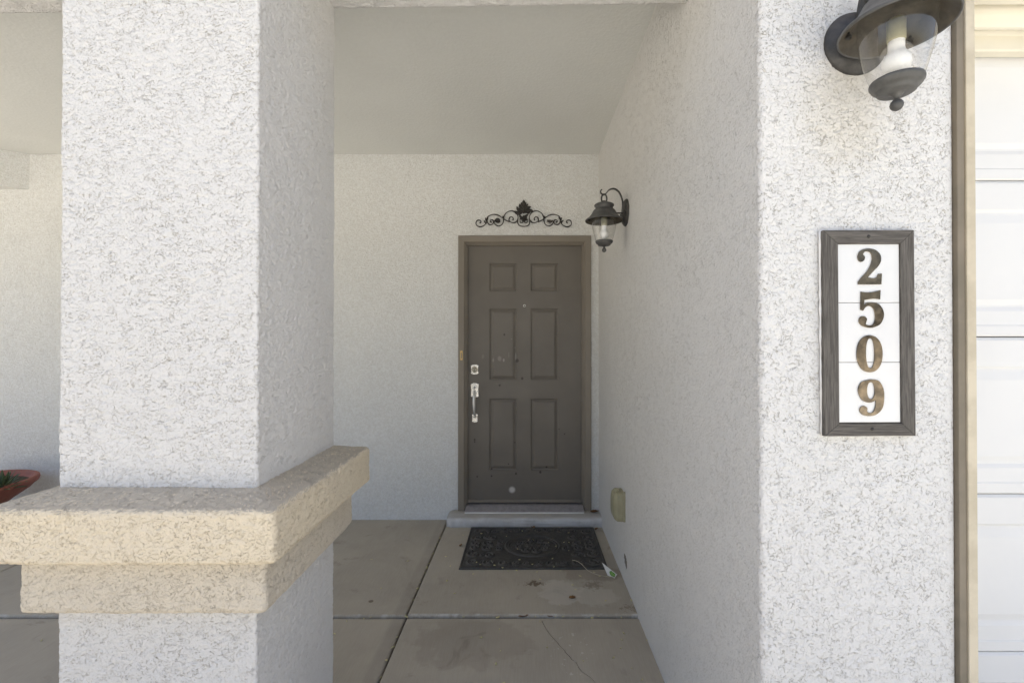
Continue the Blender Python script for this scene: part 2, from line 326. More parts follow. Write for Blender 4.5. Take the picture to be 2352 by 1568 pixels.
class MB:
    def __init__(s): s.v = []; s.f = []; s.sm = []
    def add(s, V, F, smooth=False):
        o = len(s.v); s.v += [tuple(p) for p in V]; s.f += [tuple(i + o for i in f) for f in F]; s.sm += [smooth] * len(F); return s
    def box(s, x0, x1, y0, y1, z0, z1):
        V = [(x, y, z) for z in (z0, z1) for y in (y0, y1) for x in (x0, x1)]
        return s.add(V, [(0, 2, 3, 1), (4, 5, 7, 6), (0, 1, 5, 4), (2, 6, 7, 3), (0, 4, 6, 2), (1, 3, 7, 5)])
    def lathe(s, prof, c=(0, 0, 0), n=40, axis='z', smooth=True):
        V = []
        for k in range(n):
            a = 2 * math.pi * k / n
            for r, h in prof:
                if axis == 'z': V.append((c[0] + r * math.cos(a), c[1] + r * math.sin(a), c[2] + h))
                else: V.append((c[0] + r * math.cos(a), c[1] - h, c[2] + r * math.sin(a)))     # towards -y
        m = len(prof)
        F = [(k * m + j, ((k + 1) % n) * m + j, ((k + 1) % n) * m + j + 1, k * m + j + 1) for k in range(n) for j in range(m - 1)]
        return s.add(V, F, smooth)
    def tube(s, pts, r, n=8, caps=True, flat=1.0, up=Vector((0, 1, 0))):
        pts = [Vector(p) for p in pts]; V = []; m = len(pts)
        rs = r if isinstance(r, (list, tuple)) else [r] * m
        for i, p in enumerate(pts):
            t = (pts[min(i + 1, m - 1)] - pts[max(i - 1, 0)]); t = t.normalized() if t.length > 1e-9 else Vector((1, 0, 0))
            a = t.cross(up); a = a.normalized() if a.length > 1e-4 else t.orthogonal().normalized()
            bb = a.cross(t).normalized()
            for k in range(n):
                q = 2 * math.pi * k / n
                V.append(p + a * (rs[i] * math.cos(q)) + bb * (rs[i] * flat * math.sin(q)))
        F = [(i * n + k, i * n + (k + 1) % n, (i + 1) * n + (k + 1) % n, (i + 1) * n + k) for i in range(m - 1) for k in range(n)]
        if caps: F += [tuple(range(n - 1, -1, -1)), tuple((m - 1) * n + k for k in range(n))]
        return s.add(V, F, True)
    def prism(s, poly, y0, y1):
        """polygon in (x,z) pushed from y0 (front) to y1"""
        n = len(poly); V = [(x, y0, z) for x, z in poly] + [(x, y1, z) for x, z in poly]
        return s.add(V, [tuple(range(n)), tuple(range(2 * n - 1, n - 1, -1))] + [(i, i + n, (i + 1) % n + n, (i + 1) % n) for i in range(n)])
    def mesh(s, name):
        me = bpy.data.meshes.new(name); me.from_pydata(s.v, [], s.f); me.update()
        me.polygons.foreach_set('use_smooth', s.sm)
        bm = bmesh.new(); bm.from_mesh(me); bmesh.ops.recalc_face_normals(bm, faces=bm.faces); bm.to_mesh(me); bm.free()
        return me
def bevel_mesh(me, width, seg=2, angle=30):
    bm = bmesh.new(); bm.from_mesh(me)
    bmesh.ops.remove_doubles(bm, verts=bm.verts, dist=1e-6)
    es = [e for e in bm.edges if len(e.link_faces) == 2 and e.calc_face_angle(0) > R(angle)]
    bmesh.ops.bevel(bm, geom=es, offset=width, segments=seg, affect='EDGES', profile=0.6, clamp_overlap=True)
    bm.to_mesh(me); bm.free(); return me

def link(name, me, mat, parent=None, off=True):
    o = bpy.data.objects.new(name, me); col.objects.link(o)
    if me is not None and mat and not me.materials: me.materials.append(MATS[mat])
    if parent is not None:
        o.parent = parent
        if off and parent.type == 'EMPTY': o.location = -parent.location     # meshes are drawn in world metres
    return o
def thing(name, label, cat, loc=(0, 0, 0), group=None):
    o = bpy.data.objects.new(name, None); col.objects.link(o); o.location = loc; o.empty_display_size = 0.1
    return tag(o, label, cat, group)
def tag(o, label, cat, group=None):
    o['label'] = label; o['category'] = cat
    if group: o['group'] = group
    return o
def structure(o): o['kind'] = 'structure'; return o

def path(corners, r, steps, closed=True):
    """rounded polyline as (points, outward normals, arc length); outward is right of travel"""
    n = len(corners); P = []; N = []
    cs = [np.array(c, float) for c in corners]
    nseg = n if closed else n - 1
    def corner(i): return closed or (0 < i < n - 1)
    for i in range(nseg):
        a, c = cs[i], cs[(i + 1) % n]; d = (c - a) / np.linalg.norm(c - a); L = np.linalg.norm(c - a)
        s0 = r if corner(i) else 0; s1 = L - (r if corner((i + 1) % n) else 0)
        st = steps[i]
        if callable(st): ts = st(s0, s1)
        else: ts = np.linspace(s0, s1, max(2, int(math.ceil((s1 - s0) / st)) + 1))
        nn = np.array([d[1], -d[0]])
        for t in ts: P.append(a + d * t); N.append(nn)
        if corner((i + 1) % n):
            e = cs[(i + 2) % n] if closed else cs[i + 2]
            d2 = (e - c) / np.linalg.norm(e - c); n2 = np.array([d2[1], -d2[0]])
            cen = c - d * r - nn * r
            for k in (1, 2, 3, 4):
                q = k / 5; m = nn * math.cos(q * math.pi / 2) + n2 * math.sin(q * math.pi / 2)
                P.append(cen + m * r); N.append(m)
    P = np.array(P); N = np.array(N)
    S = np.concatenate([[0], np.cumsum(np.linalg.norm(np.diff(P, axis=0), axis=1))])
    return P, N, S
def stucco_sweep(name, pth, zs, closed, seed, sx=1.0, depth=1.0, fade=None):
    P, N, S = pth; zs = np.asarray(zs)
    U, Z = np.meshgrid(S, zs, indexing='ij')
    h = stucco_h(U, Z, seed, sx, depth)
    if fade is not None: h = h + fade(U, Z)
    V = np.empty(U.shape + (3,)); V[..., 0] = P[:, 0:1] + N[:, 0:1] * h; V[..., 1] = P[:, 1:2] + N[:, 1:2] * h; V[..., 2] = Z
    return mesh_np(name, V.reshape(-1, 3), grid_faces(len(S), len(zs), closed))
def dense(points, step):
    out = [points[0]]
    for a, c in zip(points, points[1:]):
        L = math.dist(a, c); k = max(1, int(math.ceil(L / step)))
        for i in range(1, k + 1): out.append((a[0] + (c[0] - a[0]) * i / k, a[1] + (c[1] - a[1]) * i / k))
    return out
def arc(cx, cz, r, a0, a1, n=5):
    return [(cx + r * math.cos(R(a0 + (a1 - a0) * k / n)), cz + r * math.sin(R(a0 + (a1 - a0) * k / n))) for k in range(n + 1)]
def catmull(pts, k=8, closed=False):
    pts = [Vector(p) for p in pts]; n = len(pts); out = []
    rngi = range(n if closed else n - 1)
    for i in rngi:
        if closed: p0, p1, p2, p3 = pts[(i - 1) % n], pts[i], pts[(i + 1) % n], pts[(i + 2) % n]
        else: p0, p1, p2, p3 = pts[max(i - 1, 0)], pts[i], pts[i + 1], pts[min(i + 2, n - 1)]
        for j in range(k):
            t = j / k
            out.append(0.5 * ((2 * p1) + (p2 - p0) * t + (2 * p0 - 5 * p1 + 4 * p2 - p3) * t * t + (3 * p1 - p0 - 3 * p2 + p3) * t ** 3))
    if not closed: out.append(pts[-1])
    return out

# ------------------------------------------------------------------ ground, porch floor
structure(link('ground', MB().box(-400, 400, -400, 400, -0.5, -0.09).mesh('ground'), 'gravel'))
structure(link('driveway', MB().box(0.95, 7.5, -14, 1.33, -0.2, 0.055).mesh('driveway'), 'concrete_light'))
structure(link('front_walk', MB().box(-5.5, 0.93, -14, -0.72, -0.2, -0.012).mesh('front_walk'), 'concrete_light'))
fl = structure(link('porch_floor', MB().box(-6.2, 0.62, -0.70, 3.70, -0.15, -0.022).mesh('porch_floor'), 'joint_dirt'))
def slab(poly, top, soft):
    """concrete slab from an outline (x,y); the edges listed in soft get a tooled round"""
    n = len(poly); bm = bmesh.new()
    t = [bm.verts.new((x, y, top)) for x, y in poly]; d = [bm.verts.new((x, y, -0.10)) for x, y in poly]
    bm.faces.new(t); bm.faces.new(d[::-1])
    for i in range(n): bm.faces.new((t[i], d[i], d[(i + 1) % n], t[(i + 1) % n]))
    bm.edges.ensure_lookup_table()
    es = [bm.edges.get((t[i], t[(i + 1) % n])) for i in range(n) if i in soft]
    bmesh.ops.bevel(bm, geom=es, offset=0.011, segments=4, affect='EDGES', profile=0.5)
    bmesh.ops.recalc_face_normals(bm, faces=bm.faces)
    me = bpy.data.meshes.new('slab'); bm.to_mesh(me); bm.free()
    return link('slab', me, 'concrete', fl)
g = 0.004
xs = [-6.2, -3.23, -0.617, XS + 0.02]; ys = [-0.70, 0.85, 2.387, YW + 0.02]
tops = {(0, 0): 0, (1, 0): 0.001, (2, 0): 0.0, (0, 1): 0.0, (1, 1): -0.001, (2, 1): 0.0, (0, 2): 0.008, (1, 2): 0.008, (2, 2): 0.011}
for i in range(3):
    for j in range(3):
        x0, x1, y0, y1 = xs[i] + g, xs[i + 1] - g, ys[j] + g, ys[j + 1] - g
        if (i, j) != (2, 1):
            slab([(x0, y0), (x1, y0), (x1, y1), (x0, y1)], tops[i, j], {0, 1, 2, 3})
# the cracked slab: two halves either side of a jagged crack
ck = [(0.078, ys[2] - g), (0.098, 2.30), (0.118, 2.245), (0.150, 2.185), (0.178, 2.135), (0.196, 2.095), (0.222, 2.055), (0.232, 2.015), (0.262, 1.975), (0.290, 1.930), (0.292, 1.895), (0.325, 1.80), (0.345, 1.70), (0.40, 1.55), (0.42, 1.4), (0.46, 1.2), (0.47, 1.0), (0.49, ys[1] + g)]
fine = [ck[0]]
for a, c in zip(ck, ck[1:]):
    m = ((a[0] + c[0]) / 2 + random.uniform(-.005, .005), (a[1] + c[1]) / 2 + random.uniform(-.004, .004)); fine += [m, c]
x0, x1, y0, y1 = xs[2] + g, xs[3] - g, ys[1] + g, ys[2] - g
wd = [0.0012 + 0.0008 * abs(math.sin(k * 1.7)) for k in range(len(fine))]
left = [(x0, y1), (x0, y0)] + [(p[0] - q, p[1]) for p, q in zip(fine[::-1], wd[::-1])]
right = [(x1, y0), (x1, y1)] + [(p[0] + q, p[1]) for p, q in zip(fine, wd)]
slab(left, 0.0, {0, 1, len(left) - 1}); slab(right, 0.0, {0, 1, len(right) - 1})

# ------------------------------------------------------------------ walls, ceiling, beams, roof
# wall with the door opening
DX0, DX1, DZ0, DZ1 = -0.50, 0.48, 0.0, 2.22
poly = [(-5.0, -0.1), (DX0, -0.1), (DX0, DZ1), (DX1, DZ1), (DX1, -0.1), (XS + 0.3, -0.1), (XS + 0.3, 3.3), (-5.0, 3.3)]
o = link('entry_wall', MB().prism(poly, YW, YW + 0.2).mesh('entry_wall'), 'stucco_back')
tag(o, 'shaded pale stucco wall that holds the front door', 'wall')
# garage corner: side wall of the entry, turning into the front wall beside the garage
def side_steps(s0, s1):
    out = [s1]; t = s1
    while t > s0:
        y = YW + 0.02 - t
        t -= 0.0034 + 0.006 * max(0, y - 1.2) ** 1.2
        out.append(max(t, s0))
    return np.array(out[::-1])
zs = np.concatenate([np.arange(-0.1, 0.5, 0.008), np.arange(0.5, 2.36, 0.0033), np.arange(2.36, 3.3, 0.01)])
pth = path([(XS, YW + 0.02), (XS, YF), (XE - .001, YF), (XE - .001, 1.40)], 0.012, [side_steps, 0.0031, 0.01], closed=False)
SL = YW + 0.02 - YF
def calm(U, Z):
    # the trowelled side wall is smoother than the front face; the chip is a shallow hole
    d = np.sqrt(((YW + 0.02 - U - 2.70) / 0.045) ** 2 + ((Z - 0.134) / 0.04) ** 2)
    return -0.006 * sstep(1.15, 0.85, d)
P, N, S = pth
U, Z = np.meshgrid(S, zs, indexing='ij')
h = stucco_h(U, Z, 2, 1.0, 0.75) * (0.45 + 0.55 * sstep(SL - 0.06, SL, U)) * (1 - 0.85 * sstep(SL + XE - XS - .035, SL + XE - XS - .012, U)) + calm(U, Z)
V = np.empty(U.shape + (3,)); V[..., 0] = P[:, :1] + N[:, :1] * h; V[..., 1] = P[:, 1:] + N[:, 1:] * h; V[..., 2] = Z
o = link('garage_corner_wall', mesh_np('garage_corner_wall', V.reshape(-1, 3), grid_faces(len(S), len(zs))), 'stucco_wall')
tag(o, 'white stucco wall corner between the entry and the garage, carrying both lanterns', 'wall')
structure(link('porch_ceiling', MB().box(-5.0, XS + 0.3, 1.45, YW - 0.003, ZC, ZC + 0.06).mesh('porch_ceiling'), 'ceiling_paint'))
# header beam over the pillar, with a ragged stucco arris
def beam_mesh(name, x0, x1, y0, y1, z0, z1, seed):
    pr = dense([(y0, z1), (y0, z0 + .012)], .02) + arc(y0 + .012, z0 + .012, .012, 180, 270, 3)[1:] + dense([(y0 + .012, z0), (y1 - .012, z0)], .006)[1:] + arc(y1 - .012, z0 + .012, .012, 270, 360, 3)[1:] + dense([(y1, z0 + .012), (y1, z1)], .02)[1:]
    pr = np.array(pr); T = np.concatenate([[0], np.cumsum(np.linalg.norm(np.diff(pr, axis=0), axis=1))])
    tan = np.gradient(pr, axis=0); tan /= np.linalg.norm(tan, axis=1)[:, None]; pn = np.stack([-tan[:, 1], tan[:, 0]], 1) * -1
    X = np.arange(x0, x1, 0.007); U, TT = np.meshgrid(X, T, indexing='ij')
    h = stucco_h(U, TT, seed, 1, 1.1)
    V = np.stack([U, pr[None, :, 0] - h * pn[None, :, 0] * -1, pr[None, :, 1] + h * pn[None, :, 1]], -1)
    V[..., 2] += 0.0138 * (V[..., 0] - XS) + 0.005
    return mesh_np(name, V.reshape(-1, 3), grid_faces(len(X), len(T)))
o = link('header_beam', beam_mesh('header_beam', -5.0, XS + 0.015, PY0 + 0.004, PY1 - 0.004, ZB, 3.3, 6), 'stucco_pillar')
tag(o, 'white stucco header beam across the top of the porch opening', 'beam')
m = MB(); d = Vector((-0.82, -0.57)).normalized(); nrm = Vector((-d.y, d.x))
a = Vector((-3.955, YW)); q = [a, a + d * 3.6, a + d * 3.6 + nrm * -0.35, a + nrm * -0.35 + d * -0.2]
q = [(-3.955, YW + 0.05), (-3.955, YW), (a + d * 1.5)[:], (a + d * 1.5 + Vector((-0.25, 0.4)))[:], (-4.6, YW + 0.05)]
V = [(x, y, z) for z in (2.63, ZC + 0.02) for x, y in q]; n = len(q)
m.add(V, [tuple(range(n - 1, -1, -1)), tuple(range(n, 2 * n))] + [(i, (i + 1) % n, (i + 1) % n + n, i + n) for i in range(n)])
o = link('porch_beam', m.mesh('porch_beam'), 'stucco_back')
tag(o, 'stucco beam running off at an angle under the ceiling, at the far left', 'beam')
# unseen roof added to block the sun; eave and left end set for bounce
me = bpy.data.meshes.new('sun_block_roof')
# eave board and sloping skins of the added roof, with no ceiling, so the beams stay clear
V = [(-5.15, 1.0, 3.02), (9, 1.0, 3.02), (9, 5.6, 4.6), (-5.15, 5.6, 4.6), (9, 10.5, 3.02), (-5.15, 10.5, 3.02),
     (-5.15, 1.0, 2.90), (9, 1.0, 2.90), (9, 1.12, 2.98), (-5.15, 1.12, 2.98)]
me.from_pydata(V, [], [(0, 1, 2, 3), (3, 2, 4, 5), (0, 6, 7, 1), (6, 9, 8, 7)]); me.update()
structure(link('sun_block_roof', me, 'sun_block_tile'))
m = MB().box(XE + 0.02, 9, YF, YF + 0.028, 2.34, 3.1); m.box(7.0, 9, YF, YF + 0.2, -0.1, 2.34); 
structure(link('garage_upper_wall', m.mesh('garage_upper_wall'), 'stucco_back'))
m = MB().box(-5.0, 9, 10.2, 10.4, -0.1, 3.1); m.box(-5.0, -4.8, YW + .2, 10.2, -0.1, 3.1); structure(link('rear_wall', m.mesh('rear_wall'), 'stucco_back'))
m = MB().box(8.8, 9, 1.4, 10.2, -0.1, 3.1); structure(link('garage_side_wall', m.mesh('garage_side_wall'), 'stucco_back'))

# ------------------------------------------------------------------ pillar
pil = thing('porch_pillar', 'square white stucco pillar with a tan moulded band, in the left foreground', 'pillar', ((PX0 + PX1) / 2, (PY0 + PY1) / 2, 0))
corners = [(PX0, PY0), (PX1, PY0), (PX1, PY1), (PX0, PY1)]
pp = path(corners, 0.007, [0.0031, 0.0042, 0.02, 0.012])
zs = np.concatenate([np.arange(-0.05, 0.35, 0.02), np.arange(0.35, 0.76, 0.0034), np.arange(0.78, 1.0, 0.02), np.arange(1.0, 2.66, 0.0033)])
def bulge(U, Z): return 0.0022 * fbm(U / 0.3, Z / 0.25, 40, 2)
link('shaft', stucco_sweep('shaft', pp, zs, True, 11, 1.3, 0.75, bulge), 'stucco_pillar', pil)
OC, OB = 0.098, 0.05
def ring2(name, out, r_out, prof, seed, depth, sx):
    """profile (offset, z) round the pillar; corners stay tight because inner and outer outlines are blended"""
    def pts(o, r):
        cs = [(PX0 - o, PY0 - o), (PX1 + o, PY0 - o), (PX1 + o, PY1 + o), (PX0 - o, PY1 + o)]
        def st(n): return lambda s0, s1: np.linspace(s0, s1, n)
        return path(cs, r, [st(190), st(150), st(30), st(45)])
    P0, N0, S0 = pts(0.0, 0.010); P1, N1, S1 = pts(out, r_out)
    pr = np.array(prof); T = np.concatenate([[0], np.cumsum(np.linalg.norm(np.diff(pr, axis=0), axis=1))])
    tan = np.gradient(pr, axis=0); tan /= np.linalg.norm(tan, axis=1)[:, None]; pn = np.stack([-tan[:, 1], tan[:, 0]], 1)
    U, TT = np.meshgrid(S1, T, indexing='ij'); h = stucco_h(U, TT + 3.3, seed, sx, depth) + 0.002 * fbm(U / .12, TT / .1, seed + 50, 2)
    f = (pr[None, :, 0] / out)[..., None]
    B = P0[:, None, :] * (1 - f) + P1[:, None, :] * f
    V = np.empty(U.shape + (3,)); V[..., :2] = B + N1[:, None, :] * (h * pn[None, :, 0])[..., None]; V[..., 2] = pr[None, :, 1] + h * pn[None, :, 1]
    return mesh_np(name, V.reshape(-1, 3), grid_faces(len(S1), len(T), True)[:, ::-1])
prof = dense([(-0.01, 1.048), (OC - 0.020, 1.0225)], .0038) + arc(OC - 0.015, 1.007, 0.015, 75, 0, 6) + dense([(OC, .999), (OC, .903)], .0036) + arc(OC - 0.012, 0.901, 0.012, 0, -88, 6)[1:] + dense([(OC - .014, .889), (0.02, .889)], .006)[1:]
link('cap', ring2('cap', OC, .016, prof, 21, 0.85, 1.3), 'stucco_tan', pil)
prof = dense([(OB - .002, .893), (OB, .762)], .0036) + arc(OB - 0.015, 0.760, 0.015, 0, -88, 5)[1:] + dense([(OB - .017, .745), (-0.01, .743)], .006)[1:]
link('band', ring2('band', OB, .014, prof, 27, 0.8, 1.3), 'stucco_tan_band', pil)

# ------------------------------------------------------------------ front door
CX0, CX1, CZ0, CZ1 = -0.536, 0.516, 0.086, 2.257
door = thing('front_door', 'dark taupe six-panel front door with nickel hardware, inside a lighter taupe casing', 'door', (-0.01, YW, 0.086))
def casing(prof, side):
    """one mitred length of casing; prof = (inset, y)"""
    V = []; n = len(prof)
    for e in (0, 1):
        for ins, y in prof:
            if side == 'l': V.append((CX0 + ins, y, CZ0 if e == 0 else CZ1 - ins))
            elif side == 'r': V.append((CX1 - ins, y, CZ0 if e == 0 else CZ1 - ins))
            else: V.append((CX0 + ins if e == 0 else CX1 - ins, y, CZ1 - ins))
    F = [(i, i + 1, n + i + 1, n + i) for i in range(n - 1)] + [tuple(range(n)), tuple(range(2 * n - 1, n - 1, -1))]
    return MB().add(V, F).mesh('casing')
prof = [(0, YW + .03), (0, YW - .022), (.004, YW - .026), (.046, YW - .024), (.050, YW - .018), (.053, YW - .018), (.056, YW - .008), (.062, YW - .008), (.063, YW + .006), (.070, YW + .006), (.072, YW + .045), (.040, YW + .045), (.036, YW + .03)]
for s_ in 'lrt': link('casing', casing(prof, s_), 'casing_paint', door)
# leaf with six sunk panels
LX0, LX1, LZ0, LZ1, YD = -0.468, 0.447, 0.150, 2.188, YW + 0.032
pxs = [(-0.292, -0.073), (0.038, 0.260)]; pzs = [(1.823, 2.046), (1.113, 1.683), (0.390, 0.963)]
gx = sorted({LX0, LX1, *[v for p in pxs for v in p]}); gz = sorted({LZ0, LZ1, *[v for p in pzs for v in p]})
m = MB()
for i in range(len(gx) - 1):
    for j in range(len(gz) - 1):
        if any(abs(gx[i] - a) < 1e-6 for a, _ in pxs) and any(abs(gz[j] - a) < 1e-6 for a, _ in pzs): continue
        m.add([(gx[i], YD, gz[j]), (gx[i + 1], YD, gz[j]), (gx[i + 1], YD, gz[j + 1]), (gx[i], YD, gz[j + 1])], [(0, 1, 2, 3)])
m.add([(LX0, YD, LZ0), (LX1, YD, LZ0), (LX1, YD, LZ1), (LX0, YD, LZ1), (LX0, YD + .04, LZ0), (LX1, YD + .04, LZ0), (LX1, YD + .04, LZ1), (LX0, YD + .04, LZ1)], [(4, 5, 6, 7), (0, 1, 5, 4), (1, 2, 6, 5), (2, 3, 7, 6), (3, 0, 4, 7)])
leaf = link('door_leaf', m.mesh('door_leaf'), 'door_paint', door)
pp_ = [(0, 0), (.003, .009), (.009, .012), (.013, .012), (.031, .0035), (.034, .003)]
for (a0, a1) in pxs:
    for (c0, c1) in pzs:
        V = []; F = []
        for ins, dp in pp_:
            V += [(a0 + ins, YD + dp, c0 + ins), (a1 - ins, YD + dp, c0 + ins), (a1 - ins, YD + dp, c1 - ins), (a0 + ins, YD + dp, c1 - ins)]
        for k in range(len(pp_) - 1):
            for e in range(4): F.append((4 * k + e, 4 * k + (e + 1) % 4, 4 * k + 4 + (e + 1) % 4, 4 * k + 4 + e))
        F.append(tuple(4 * (len(pp_) - 1) + e for e in range(4)))
        link('panel', MB().add(V, F).mesh('panel'), 'door_paint', leaf)
# door bottom sweep, threshold
m = MB().box(LX0 + .004, LX1 - .004, YD - .012, YD, .136, .158); m.box(LX0 + .004, LX1 - .004, YD - .016, YD - .012, .140, .146)
link('door_sweep', bevel_mesh(m.mesh('door_sweep'), .002), 'casing_paint', door)
m = MB(); pr = [(YW - .075, .086), (YW - .075, .094), (YW - .070, .097), (YW - .01, .120), (YW + .01, .124), (YW + .05, .126), (YW + .05, .086)]
V = [(x, y, z) for x in (-.476, .452) for y, z in pr]; n = len(pr)
m.add(V, [(i, (i + 1) % n, (i + 1) % n + n, i + n) for i in range(n)] + [tuple(range(n)), tuple(range(2 * n - 1, n - 1, -1))])
link('threshold', m.mesh('threshold'), 'aluminium', door)
link('threshold_lip', bevel_mesh(MB().box(-.476, .452, YW - .079, YW - .0755, .0865, .0955).mesh('threshold_lip'), .001), 'white_plastic', door)
# peephole
m = MB().lathe([(0.0068, 0), (.0105, 0.0), (.0105, .003), (.009, .0045), (.006, .004), (.0055, .001)], (-0.012, YD, 1.706), 24, 'y')
ph = link('peephole', m.mesh('peephole'), 'white_plastic', door)
link('lens', MB().lathe([(0, .0025), (.004, .002), (.006, .0005)], (-0.012, YD, 1.706), 20, 'y').mesh('lens'), 'dark_hole', ph)
# deadbolt: shaped plate, cylinder, key slot
def plate(cx, cz, hw, hh, y, t, bow=0.0):
    pts = []
    for k in range(-6, 7): u = k / 6; pts.append((cx + hw * u, cz + hh + bow * (1 - u * u) - (0.0 if abs(u) < 1 else 0)))
    for k in range(1, 6): u = k / 6; pts.append((cx + hw - 0.004 * math.sin(math.pi * u), cz + hh - 2 * hh * u))
    for k in range(6, -7, -1): u = k / 6; pts.append((cx + hw * u, cz - hh - bow * (1 - u * u)))
    for k in range(1, 6): u = k / 6; pts.append((cx - hw + 0.004 * math.sin(math.pi * u), cz - hh + 2 * hh * u))
    return bevel_mesh(MB().prism(pts, y - t, y).mesh('plate'), 0.0015, 2, 50)
HX = -0.410
db = link('deadbolt', plate(HX, 1.196, .031, .032, YD, .008, .008), 'nickel', door)
link('lock_cylinder', MB().lathe([(.025, .008), (.024, .016), (.021, .018), (.0165, .017), (.016, .0145), (0, .0145)], (HX, YD, 1.196), 32, 'y').mesh('lock_cylinder'), 'worn_nickel', db)
link('key_slot', MB().box(HX - .0013, HX + .0013, YD - .0155, YD - .0148, 1.187, 1.200).mesh('key_slot'), 'dark_hole', db)
hs = link('handle_set', plate(HX + .001, 1.030, .032, .048, YD, .008, .010), 'nickel', door)
link('escutcheon', MB().lathe([(0, .006), (.008, .0065), (.018, .008), (.0205, .0095), (.0225, .008)], (0, 0, 0), 28, 'y').mesh('escutcheon'), 'nickel', hs)
e = hs.children[-1]; e.location = (HX + .001, YD, 1.035); e.scale = (1, 1, 2.0)
tp = MB().tube([(HX, YD - .008, 1.058), (HX, YD - .022, 1.052), (HX, YD - .040, 1.047), (HX, YD - .052, 1.049)], [.006, .008, .011, .006], 10, flat=.4, up=Vector((0, 0, 1)))
link('thumb_latch', tp.mesh('thumb_latch'), 'nickel', hs)
gp = catmull([(HX, YD - .008, 1.022), (HX, YD - .030, 1.012), (HX, YD - .047, .985), (HX, YD - .055, .945), (HX + .001, YD - .055, .905), (HX + .001, YD - .046, .865), (HX + .002, YD - .028, .838), (HX + .002, YD - .008, .828)], 6)
rr = [.0105 + .0055 * math.sin(math.pi * k / (len(gp) - 1)) ** 2 - .003 * (k / (len(gp) - 1)) for k in range(len(gp))]
link('grip', MB().tube(gp, rr, 14, flat=.8, up=Vector((1, 0, 0))).mesh('grip'), 'satin_nickel', hs)
link('foot_plate', plate(HX + .002, .808, .023, .028, YD, .007, .006), 'nickel', hs)
link('foot_boss', MB().lathe([(.014, .006), (.012, .014), (.006, .018), (0, .019)], (HX + .002, YD, .822), 24, 'y').mesh('foot_boss'), 'nickel', hs)
# hinge line of bright metal on the right
for z in (1.10, 1.30):
    link('strike_strip', MB().box(.5175, .5195, YW - .014, YW - .002, z, z + .12).mesh('strike_strip'), 'aluminium', door)
mz = thing('mezuzah', 'small brass case fixed upright on the left door casing', 'mezuzah', (-.508, YW - .025, 1.27))
link('case', bevel_mesh(MB().box(-.517, -.499, YW - .036, YW - .0245, 1.273, 1.346).mesh('case'), .002), 'brass', mz)
link('inset', MB().box(-.512, -.504, YW - .0375, YW - .0355, 1.287, 1.332).mesh('inset'), 'casing_paint', mz)

# ------------------------------------------------------------------ step and doormat
st = MB()
pr = [(3.515, 0.0), (3.505, .012), (3.507, .06), (3.515, .078), (3.53, .085), (3.60, .086), (3.70, .086), (3.70, -0.02)]
X = np.linspace(-.606, XS + .004, 60); V = []
for k, x in enumerate(X):
    e = 0.025 * max(0, 1 - k / 2.0)
    for i, (y, z) in enumerate(pr):
        j = 0.0025 * math.sin(x * 23 + i) * (i < 5) + e * (i < 5)
        V.append((x, y + j, z - (0.012 * max(0, 1 - k / 1.5) if 2 < i < 7 else 0) + (0.0015 * math.sin(x * 31 + i) if z > .05 else 0)))
n = len(pr)
st.add(V, [(k * n + i, (k + 1) * n + i, (k + 1) * n + i + 1, k * n + i + 1) for k in range(59) for i in range(n - 1)], True)
st.add([V[i] for i in range(n)], [tuple(range(n))]); st.add(V[-n:], [tuple(range(n))])
o = link('door_step', st.mesh('door_step'), 'step_paint')
tag(o, 'low grey painted concrete step below the front door', 'step')

MX, MY, MW, MD = 0.047, 3.178, 0.925, 0.635
mat = thing('doormat', 'black rubber doormat with raised scrollwork and an oval centre', 'doormat', (MX, MY, 0.005))
NX, NY = 340, 224
gxm = np.linspace(-MW / 2 + .012, MW / 2 - .012, NX); gym = np.linspace(-MD / 2 + .012, MD / 2 - .012, NY)
H = np.zeros((NX, NY)); dx = gxm[1] - gxm[0]; dy = gym[1] - gym[0]
def stamp(p, r, hh):
    i0 = int((p[0] - r - gxm[0]) / dx); i1 = int((p[0] + r - gxm[0]) / dx) + 2; j0 = int((p[1] - r - gym[0]) / dy); j1 = int((p[1] + r - gym[0]) / dy) + 2
    i0 = max(i0, 0); j0 = max(j0, 0); i1 = min(i1, NX); j1 = min(j1, NY)
    if i0 >= i1 or j0 >= j1: return
    q = ((gxm[i0:i1, None] - p[0]) ** 2 + (gym[None, j0:j1] - p[1]) ** 2) / (r * r)
    H[i0:i1, j0:j1] = np.maximum(H[i0:i1, j0:j1], hh * np.sqrt(np.clip(1 - q, 0, 1)))
def spiral(cx, cy, r0, turns, a0, sgn=1, tail=0.0):
    n = int(40 * turns); out = []
    for k in range(n + 1):
        t = k / n; r = r0 * (0.12 + 0.88 * t); a = a0 + sgn * turns * 2 * math.pi * t
        out.append((cx + r * math.cos(a), cy + r * math.sin(a)))
    if tail:
        a = a0 + sgn * turns * 2 * math.pi; x, y = out[-1]; d = (-math.sin(a) * sgn, math.cos(a) * sgn)
        for k in range(1, 14): out.append((x + d[0] * tail * k / 13 + d[1] * tail * .25 * math.sin(k / 13 * 3.1), y + d[1] * tail * k / 13 - d[0] * tail * .25 * math.sin(k / 13 * 3.1)))
    return out
sp_list = []
